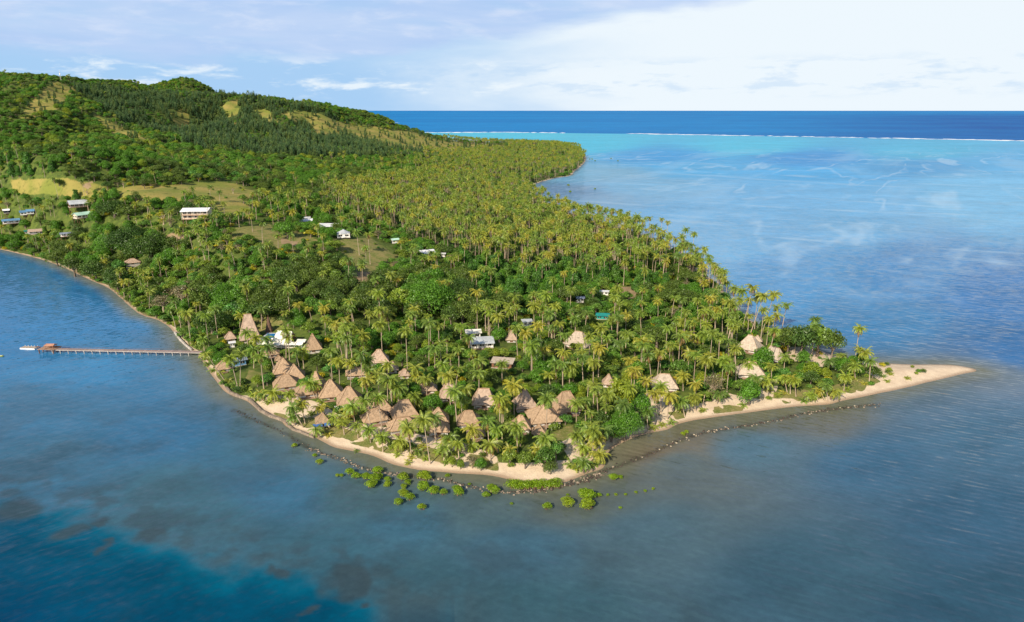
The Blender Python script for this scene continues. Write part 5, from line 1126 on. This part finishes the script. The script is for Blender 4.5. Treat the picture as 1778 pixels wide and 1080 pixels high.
for i in range(len(G)):
    px, py = gpx[i], gpy[i]; D_ = dist_[i]; s = G[i, 2]; v = u[i]; c1 = clump[i]; c2 = clump2[i]; n_ = rng.random()
    if zd[i]: continue
    if zs[i]:
        if v < .085 and sdg[i] > 5 and px < 1480: push(i, 'palm', 4+7*n_, 4, allow=.3)
        elif v < (.34 if px > 640 else .16) and sdg[i] > 6: push(i, 'bush', 1.2+n_, 1.0+n_)
        continue
    if zl[i]:
        if v < .025: push(i, 'palm', 9+6*n_, 4)
        elif v < .06: push(i, 'bush', 1.5, 1.3)
        continue
    if zm[i]:
        if v < .03: push(i, 'bush', 1.4+n_, 1.2+n_)
        continue
    if zh[i]:
        if v < .10: push(i, 'pine', 9+5*n_, 2.4)
        elif v < .16: push(i, 'bush', 2.2, 2.4)
        continue
    if D_ > 1000:                                   # the hills and the far plantation, 8 m grid
        if zp[i]:
            if c2 > .40 and v < .85 and c1 > .33: push(i, 'pine', 11+7*n_, 2.8)
            elif v < .25: push(i, 'pine', 9+6*n_, 2.6)
            elif v < .6: push(i, 'ball' if n_ < .5 else 'broadleaf', 5+3*n_, 4)
            continue
        if zpl[i]:
            if v < (.64 if c1 < .56 else .2): push(i, 'palm', 13+6*n_, 4)
            elif v < .84: push(i, 'broadleaf', 8+3*n_, 4.5)
            continue
        if py > 262 and px > 520: pl = .30 if px > 720 else .05
        else: pl = .003
        if px > 770 and py < 270: pl = .6
        if v < pl: push(i, 'palm', 12+5*n_, 4)
        elif v < .70+pl*.3:
            q_ = u2[i]
            kd = 'pine' if (c2 > .60 and py < 260 and q_ < .5) else 'umbrella' if (c1 > .62 and q_ < .35) else 'dark' if (c1 > .54 and q_ < .55) else 'ball' if c1 < .45 and q_ < .7 else 'vine' if q_ > .93 else 'lime' if q_ > .86 else 'broadleaf'
            R_ = {'umbrella': 8, 'pine': 2.6, 'vine': 4}.get(kd, 5.2)*(.7+.6*n_); push(i, kd, R_*1.5 if kd != 'umbrella' else R_*1.0, R_)
        elif v < .93: push(i, 'bush', 3, 3)
        continue
    if zpl[i]:
        if v < (.46 if c1 < .56 else .15): push(i, 'palm', 13+7*n_, 4)
        elif v < .74: push(i, 'bush', 2.5, 2.3)
        elif v < .80: push(i, 'broadleaf' if c1 < .6 else 'dark', 7+4*n_, 4.5)
        elif v < .80+.02*(c1 > .5): push(i, 'umbrella', 10, 9)
        continue
    if zv[i]:
        if v < .30: push(i, 'vine', 8+6*n_, 3.2+n_)
        elif v < .40: push(i, 'palm', 13+6*n_, 4)
        elif v < .60: push(i, 'ball', 4+3*n_, 3.4)
        elif v < .9: push(i, 'bush', 2.4, 2.2)
        continue
    if zdk[i]:
        if v < .34: push(i, 'dark' if c1 > .54 else 'broadleaf' if c1 > .44 else 'ball', 9+4*n_, 4.8+1.5*n_)
        elif v < .38: push(i, 'palm', 12+4*n_, 4)
        elif v < .41: push(i, 'umbrella', 10, 8)
        elif v < .7: push(i, 'bush', 2.5, 2.4)
        continue
    if py > 560:                                     # the resort
        front = py > 690
        if front and px < 880 and sdg[i] < 16: 
            if v < .08: push(i, 'palm', 6+6*n_, 4)
            elif v < .22: push(i, 'bush', 1.8, 1.6)
            continue
        if v < (.135 if px < 1330 else .06): push(i, 'palm', 8+11*n_ if not front else 7+6*n_, 4, allow=.22)
        elif v < .38: push(i, 'broadleaf' if c1 > .46 else 'ball', 3.6+4*n_, 2.6+1.8*n_, allow=.10)
        elif v < .43: push(i, 'lime', 3+2*n_, 2+n_, allow=.1)
        elif v < .46: push(i, 'dark', 6+3*n_, 4+n_, allow=.1)
        elif v < .93: push(i, 'bush', 1.8+1.2*n_, 1.5+1.1*n_, allow=.1)
        continue
    # the slopes between the village, the white houses and the plantation
    if py < 352 and px < 640:
        q_ = u2[i]; kd = 'umbrella' if c1 > .62 and q_ < .3 else 'dark' if c1 > .52 else 'ball' if c1 < .38 else 'vine' if q_ > .96 else 'lime' if q_ > .93 else 'dry' if q_ < .03 else 'broadleaf'
        if v < .012: push(i, 'palm', 10+4*n_, 4)
        elif v < .50: push(i, kd, 5+5*n_, (7 if kd == 'umbrella' else 3.6+2*n_))
        elif v < .85: push(i, 'bush', 3, 2.6)
        continue
    if px < 380 or py > 400:
        if v < .06+.12*(c2 > .52): push(i, 'palm', 9+7*n_, 4)
        elif v < .42: push(i, 'broadleaf' if c1 > .47 else 'ball', 4.5+4*n_, 3.2+2*n_)
        elif v < .46: push(i, 'dark', 7+4*n_, 4.5+n_)
        elif v < .48: push(i, 'vine', 7+3*n_, 3)
        elif v < .50: push(i, 'lime' if n_ < .6 else 'yellow', 3.5, 2.4)
        elif v < .515: push(i, 'dry', 6+2*n_, 4)
        elif v < .92: push(i, 'bush', 2.2+n_, 2.0+n_)
    else:
        if v < .16: push(i, 'palm', 10+6*n_, 4)
        elif v < .42: push(i, 'broadleaf' if c1 > .47 else 'ball', 5+5*n_, 3.4+2*n_)
        elif v < .47: push(i, 'dark', 7+4*n_, 4.5+n_)
        elif v < .482: push(i, 'umbrella', 9, 8)
        elif v < .80: push(i, 'bush', 2.5, 2.4)

# ------------------------------------------------------------------ plants: building
ORD = ['nearest', 'second', 'third', 'fourth', 'fifth', 'sixth', 'seventh', 'eighth', 'ninth', 'tenth', 'eleventh', 'twelfth']+['%dth' % i_ if i_ % 10 not in (1, 2, 3) or i_ in (13,) else '%d%s' % (i_, {1: 'st', 2: 'nd', 3: 'rd'}[i_ % 10]) for i_ in range(13, 400)]
LMX = np.array([(l_[0], l_[1]) for l_ in landmarks]); counters = {}
WORDS = {'giant': ('huge dark tree', 'tree', 'huge trees'), 'giant_green': ('huge bright green tree', 'tree', 'huge trees'), 'palm': ('coconut palm', 'palm', 'coconut palms'), 'young': ('young stemless palm', 'palm', 'young palms'), 'broadleaf': ('leafy green tree', 'tree', 'leafy green trees'), 'dark': ('dark leafy tree', 'tree', 'dark leafy trees'), 'umbrella': ('wide umbrella tree', 'tree', 'umbrella trees'),
         'ball': ('rounded bright green tree', 'tree', 'rounded green trees'), 'lime': ('lime-green shrub tree', 'tree', 'lime-green trees'), 'vine': ('vine-draped tall tree', 'tree', 'vine-draped trees'), 'dry': ('greyish feathery tree', 'tree', 'greyish trees'), 'bare': ('bare-branched tree', 'tree', 'bare trees'),
         'yellow': ('yellow-leaved small tree', 'tree', 'yellow trees'), 'pine': ('dark pointed pine', 'pine tree', 'hillside pines'), 'bush': ('low green bush', 'bush', 'bushes')}
NAME = {'giant': 'spreading_tree', 'giant_green': 'spreading_tree', 'palm': 'coconut_palm', 'young': 'young_palm', 'broadleaf': 'broadleaf_tree', 'dark': 'dark_leaf_tree', 'umbrella': 'umbrella_tree', 'ball': 'round_tree', 'lime': 'lime_green_tree', 'vine': 'vine_draped_tree', 'dry': 'grey_tree', 'bare': 'bare_tree', 'yellow': 'yellow_tree', 'pine': 'pine_tree', 'bush': 'bush'}
def plant_label(p):
    if p['desc'] and p['desc'] != 'hand': return p['desc']
    px, py, _ = project(p['x'], p['y'], p['z']+p['H']*.7); px = float(px); py = float(py)
    d_ = np.hypot(LMX[:, 0]-px, (LMX[:, 1]-py)*1.6); j = int(np.argmin(d_)); dx, dy = px-LMX[j, 0], py-LMX[j, 1]
    rel = ('right of' if dx > 0 else 'left of') if abs(dx) > abs(dy)*1.3 else ('below' if dy > 0 else 'above')
    w = WORDS[p['kind']][0]; adj = ''
    if p['kind'] == 'palm':
        le = p['lean'][0]/p['H']; adj = 'leaning ' if abs(le) > .2 else 'tall ' if p['H'] > 15 else 'short ' if p['H'] < 8 else ''
    key = (adj+w, rel, j); k = counters.get(key, 0); counters[key] = k+1
    return '%s%s, %s one %s the %s' % (adj, w, ORD[min(k, len(ORD)-1)], rel, landmarks[j][2])
def inframe(p, m_=10):
    px, py, _ = project(p['x'], p['y'], p['z']+p['H']*.6); return -m_ < px < 1778+m_ and -m_ < py < 1080+m_
def sizepx(p): return max(p['H'], p['R']*2)/math.hypot(p['x'], p['y'])

PROTO_COL = {}
def gn_scatter(name, meshes, pts, label, cat):
    """every remaining plant of a kind: one mesh of points that instances the shared plants"""
    V = np.array([p_[0] for p_ in pts], np.float32); me = bpy.data.meshes.new(name); me.vertices.add(len(V)); me.vertices.foreach_set('co', V.ravel())
    for an, ty, ix, key in (('rot', 'FLOAT_VECTOR', 1, 'vector'), ('scl', 'FLOAT_VECTOR', 2, 'vector')):
        a = me.attributes.new(an, ty, 'POINT'); a.data.foreach_set(key, np.array([p_[ix] for p_ in pts], np.float32).ravel())
    a = me.attributes.new('var', 'INT', 'POINT'); a.data.foreach_set('value', np.array([p_[3] for p_ in pts], np.int32))
    me.update(); o = link(name, me); tag(o, label, cat, kind='stuff')
    ng = bpy.data.node_groups.new(name, 'GeometryNodeTree'); ng.interface.new_socket('Geometry', in_out='INPUT', socket_type='NodeSocketGeometry'); ng.interface.new_socket('Geometry', in_out='OUTPUT', socket_type='NodeSocketGeometry')
    n = ng.nodes; l = ng.links; gi = n.new('NodeGroupInput'); go = n.new('NodeGroupOutput'); prev = None; join = n.new('GeometryNodeJoinGeometry')
    def at(nm, ty):
        a_ = n.new('GeometryNodeInputNamedAttribute'); a_.data_type = ty; a_.inputs['Name'].default_value = nm; return a_.outputs[0]
    for i, m_ in enumerate(meshes):
        po = bpy.data.objects.new(name+'_form', m_)          # holds the shared mesh, never linked to the scene
        oi = n.new('GeometryNodeObjectInfo'); oi.inputs[0].default_value = po; oi.inputs['As Instance'].default_value = True
        io = n.new('GeometryNodeInstanceOnPoints'); l.new(gi.outputs[0], io.inputs['Points']); l.new(oi.outputs['Geometry'], io.inputs['Instance'])
        cmp = n.new('FunctionNodeCompare'); cmp.data_type = 'INT'; cmp.operation = 'EQUAL'
        ia = [s_ for s_ in cmp.inputs if s_.type == 'INT']; l.new(at('var', 'INT'), ia[0]); ia[1].default_value = i
        l.new(cmp.outputs[0], io.inputs['Selection']); l.new(at('rot', 'FLOAT_VECTOR'), io.inputs['Rotation']); l.new(at('scl', 'FLOAT_VECTOR'), io.inputs['Scale']); l.new(io.outputs[0], join.inputs[0])
    l.new(join.outputs[0], go.inputs[0]); md = o.modifiers.new('scatter', 'NODES'); md.node_group = ng; return o

by = {}
for p in plants: by.setdefault(p['kind'], []).append(p)
LIM = {'palm': 300, 'young': 300, 'pine': 300, 'bush': 150}
TREEKINDS = [k for k in TREES]
WHOLE_PALM = [palm_whole(700+i, H_, .05+.02*(i % 3)) for i, H_ in enumerate((13, 15, 17, 19, 16, 12))]; WP_H = [13, 15, 17, 19, 16, 12]
def whole(kind, j):
    c_, t_ = TREES[kind][j][:2]; V = []; F_ = []; mi = []; n = 0
    for m_i, me_ in enumerate((c_, t_)):
        v = np.empty(len(me_.vertices)*3, np.float32); me_.vertices.foreach_get('co', v); f = np.empty(len(me_.loops), np.int32); me_.loops.foreach_get('vertex_index', f)
        V.append(v.reshape(-1, 3)); F_.append(f.reshape(-1, 4)+n); mi.append(np.full(len(f)//4, m_i)); n += len(V[-1])
    return mesh_np('tree', np.concatenate(V), np.concatenate(F_), [c_.materials[0], t_.materials[0]], mi=np.concatenate(mi))
stats = {}
# trees of all broad kinds share the limit of 300 single trees
alltrees = sorted([p for k in TREEKINDS for p in by.get(k, [])], key=lambda p: (-(p['desc'] is not None), -(sizepx(p)*inframe(p))))
single_tree = set(id(p) for p in alltrees[:300] if inframe(p))
for kind, L in by.items():
    if kind in TREES: ind = [p for p in L if id(p) in single_tree]; rest = [p for p in L if id(p) not in single_tree]
    else:
        L = sorted(L, key=lambda p: (-(p['desc'] is not None), -(sizepx(p)*inframe(p)))); lim = LIM[kind]
        ind = [p for p in L[:lim] if inframe(p)]; ids = set(map(id, ind)); rest = [p for p in L if id(p) not in ids]
    stats[kind] = (len(ind), len(rest))
    ind.sort(key=lambda p: math.hypot(p['x'], p['y']))
    nm = NAME[kind]; cat = WORDS[kind][1]; grp = WORDS[kind][2]+' on the peninsula'
    for p in ind:
        loc = (p['x'], p['y'], p['z']-.1); v = p['var']; lab = plant_label(p)
        if kind == 'palm':
            o = link(nm, None, None, loc); up_ = Vector((p['lean'][0], p['lean'][1], p['H'])); Lh = up_.length; q = up_.to_track_quat('Z', 'Y').to_euler()
            link('trunk', PALM_TRUNK[v % 5], o, (0, 0, 0), q, (1, 1, Lh)); s_ = min(1.0, .80+p['H']*.02)*random.uniform(.85, 1.15); q2 = (up_+Vector((0, 0, Lh))).to_track_quat('Z', 'Y').to_euler()
            e_ = q2.to_matrix() @ Matrix.Rotation(p['rot'], 3, 'Z'); link('crown', PALM_CROWN[v % 7], o, up_, e_.to_euler(), s_)
        elif kind == 'young':
            o = link(nm, None, None, loc, (0, 0, p['rot'])); s_ = p['H']/3.4; link('fronds', YOUNG[v % 4], o, None, None, s_); link('stem', YOUNGT, o, None, None, s_)
        elif kind == 'pine':
            o = link(nm, PINES[v % 4], None, loc, (0, 0, p['rot']), p['H']/16)
        elif kind == 'bush':
            bk = list(BUSH)[[0, 0, 1, 1, 2, 3, 4, 0, 1, 3][v % 10]]; o = link(nm, BUSH[bk][v % 3], None, loc, (0, 0, p['rot']), (p['R']/1.8, p['R']/1.8, p['H']/2.4))
        else:
            T_ = TREES[kind][v % len(TREES[kind])]; o = link(nm, None, None, loc, (0, 0, p['rot'])); s_ = (p['R']/T_[2], p['R']/T_[2], p['H']/T_[3]); link('crown', T_[0], o, None, None, s_); link('trunk', T_[1], o, None, None, s_)
        tag(o, lab, cat, grp)
    if not rest: continue
    pts = []
    for p in rest:
        loc = (p['x'], p['y'], p['z']-.1); v = p['var']
        if kind == 'palm': j = v % 6; s_ = p['H']/WP_H[j]; q_ = .82+.34*((v//7) % 10)/9; s_ = (q_, q_, s_); r_ = (float(rng.normal(0, .04)), float(rng.normal(0, .04)), p['rot'])
        elif kind == 'pine': j = v % 4; s_ = (p['H']/16,)*3; r_ = (0, 0, p['rot'])
        elif kind == 'bush': j = [0, 0, 3, 3, 6, 9, 12, 0, 3, 9][v % 10]+v % 3; s_ = (p['R']/1.8, p['R']/1.8, p['H']/2.4); r_ = (0, 0, p['rot'])
        elif kind == 'young': j = v % 4; s_ = (p['H']/3.4,)*3; r_ = (0, 0, p['rot'])
        else: T_ = TREES[kind]; j = v % len(T_); s_ = (p['R']/T_[j][2], p['R']/T_[j][2], p['H']/T_[j][3]); r_ = (0, 0, p['rot'])
        pts.append((loc, r_, s_, j))
    ms = {'palm': lambda: WHOLE_PALM, 'pine': lambda: PINES, 'bush': lambda: [m_ for k in BUSH for m_ in BUSH[k]], 'young': lambda: YOUNG}.get(kind, lambda: [whole(kind, j) for j in range(len(TREES[kind]))])()
    gn_scatter({'palm': 'coconut_plantation', 'pine': 'pine_forest', 'bush': 'undergrowth'}.get(kind, NAME[kind].replace('_tree', '')+'_woodland'), ms, pts, {'palm': 'far coconut palms packed into one mass of crowns', 'pine': 'dark pine forest covering the upper hillside', 'bush': 'low green undergrowth covering the ground between trees'}.get(kind, 'distant '+WORDS[kind][2]+' merging into the wooded slopes'), cat)
print('PLANTS', stats)

# mangroves standing in the water
MG = [(511,776,10),(547,793,9),(555,805,13),(586,827,8),(593,827,8),(608,823,16),(619,830,16),(635,831,17),(650,834,20),(656,821,18),(645,845,20),(659,830,14),(673,835,13),(673,844,14),(701,833,20),(708,840,12),(701,848,12),(700,860,17),(712,867,17),
 (692,875,17),(737,833,24),(735,849,22),(753,856,20),(770,858,15),(733,884,15),(793,853,17),(797,859,18),(844,862,14),(857,855,20),(852,849,14),(888,876,5),(950,883,17),(986,861,6),(985,877,23),(1014,862,22),(1021,866,28),(1021,882,26),(1040,862,10),(1065,832,16),(1077,830,9),
 (1055,861,6),(1069,860,6),(1086,860,4),(1104,856,3),(1120,854,5),(1134,850,5),(1077,883,3),(1186,755,9),(1192,752,8),(777,828,9),(815,842,6),(1024,277,3),(1028,277,3),(1033,280,3),(1061,276,3),(1073,280,3),(987,323,5),(990,334,5),(1033,329,4)]
mcount = {}
for j, (px, py, w_) in enumerate(MG):
    x, y = at_z(px, py, 0); k = float(ppm(x, y, 0)); s_ = max(w_/k/3.9, .3)*1.0
    o = link('mangrove_bush', None, None, (float(x), float(y), 0), (0, 0, random.uniform(0, 6.3)))
    c1, rt = MANG[j % 4]; link('crown', c1, o, None, None, (s_, s_, s_*.85)); link('roots', rt, o, None, None, (s_, s_, s_*.85))
    reg_ = 'far lagoon' if py < 400 else 'left group' if px < 690 else 'middle group' if px < 800 else 'water by the mangrove hedge' if px < 900 else 'bay right of the point' if px > 1045 else 'water before the point'
    sz = 'tiny' if w_ < 7 else 'small' if w_ < 14 else 'large'; key = (sz, reg_); n_ = mcount.get(key, 0); mcount[key] = n_+1
    tag(o, '%s mangrove bush, %s from the left in the %s' % (sz, ('first' if n_ == 0 else ORD[n_]), reg_) if reg_ not in ('left group', 'middle group') else '%s mangrove bush, %s from the left in the %s of mangroves' % (sz, ('first' if n_ == 0 else ORD[n_]), reg_), 'mangrove', 'mangrove bushes in the shallows')
# the long low hedge behind the rocks at the tip
hx, hy = at_z(925, 848, 0); hd = link('mangrove_hedge', None, None, (float(hx), float(hy), 0)); tag(hd, 'long low bright green mangrove hedge in front of the tip beach', 'hedge')
V = []
for i_ in range(60):
    t_ = i_/59; px = 884+t_*86+random.uniform(-2, 2); py = 846-abs(t_-.35)*7+random.uniform(-5, 4); x, y = at_z(px, py, 0); r = np.random.default_rng(800+i_)
    V.append(leaf_soup(r, (x-hx, y-hy, .75), (1.5, 1.2, 1.0), 110, .34))
tb = TB(); tb.quads(np.concatenate(V)); link('foliage', tb.mesh('foliage', [M['leaf_mangrove']]), hd)
rt = TB()
for i_ in range(120):
    t_ = random.random(); px = 884+t_*86; py = 848-abs(t_-.35)*7+random.uniform(-1, 3); x, y = at_z(px, py, 0); rt.tube([(x-hx+random.uniform(-.4, .4), y-hy-.3, -.4), (x-hx, y-hy, .8)], [.06, .04], 4)
link('roots', rt.mesh('roots', [M['root']]), hd)
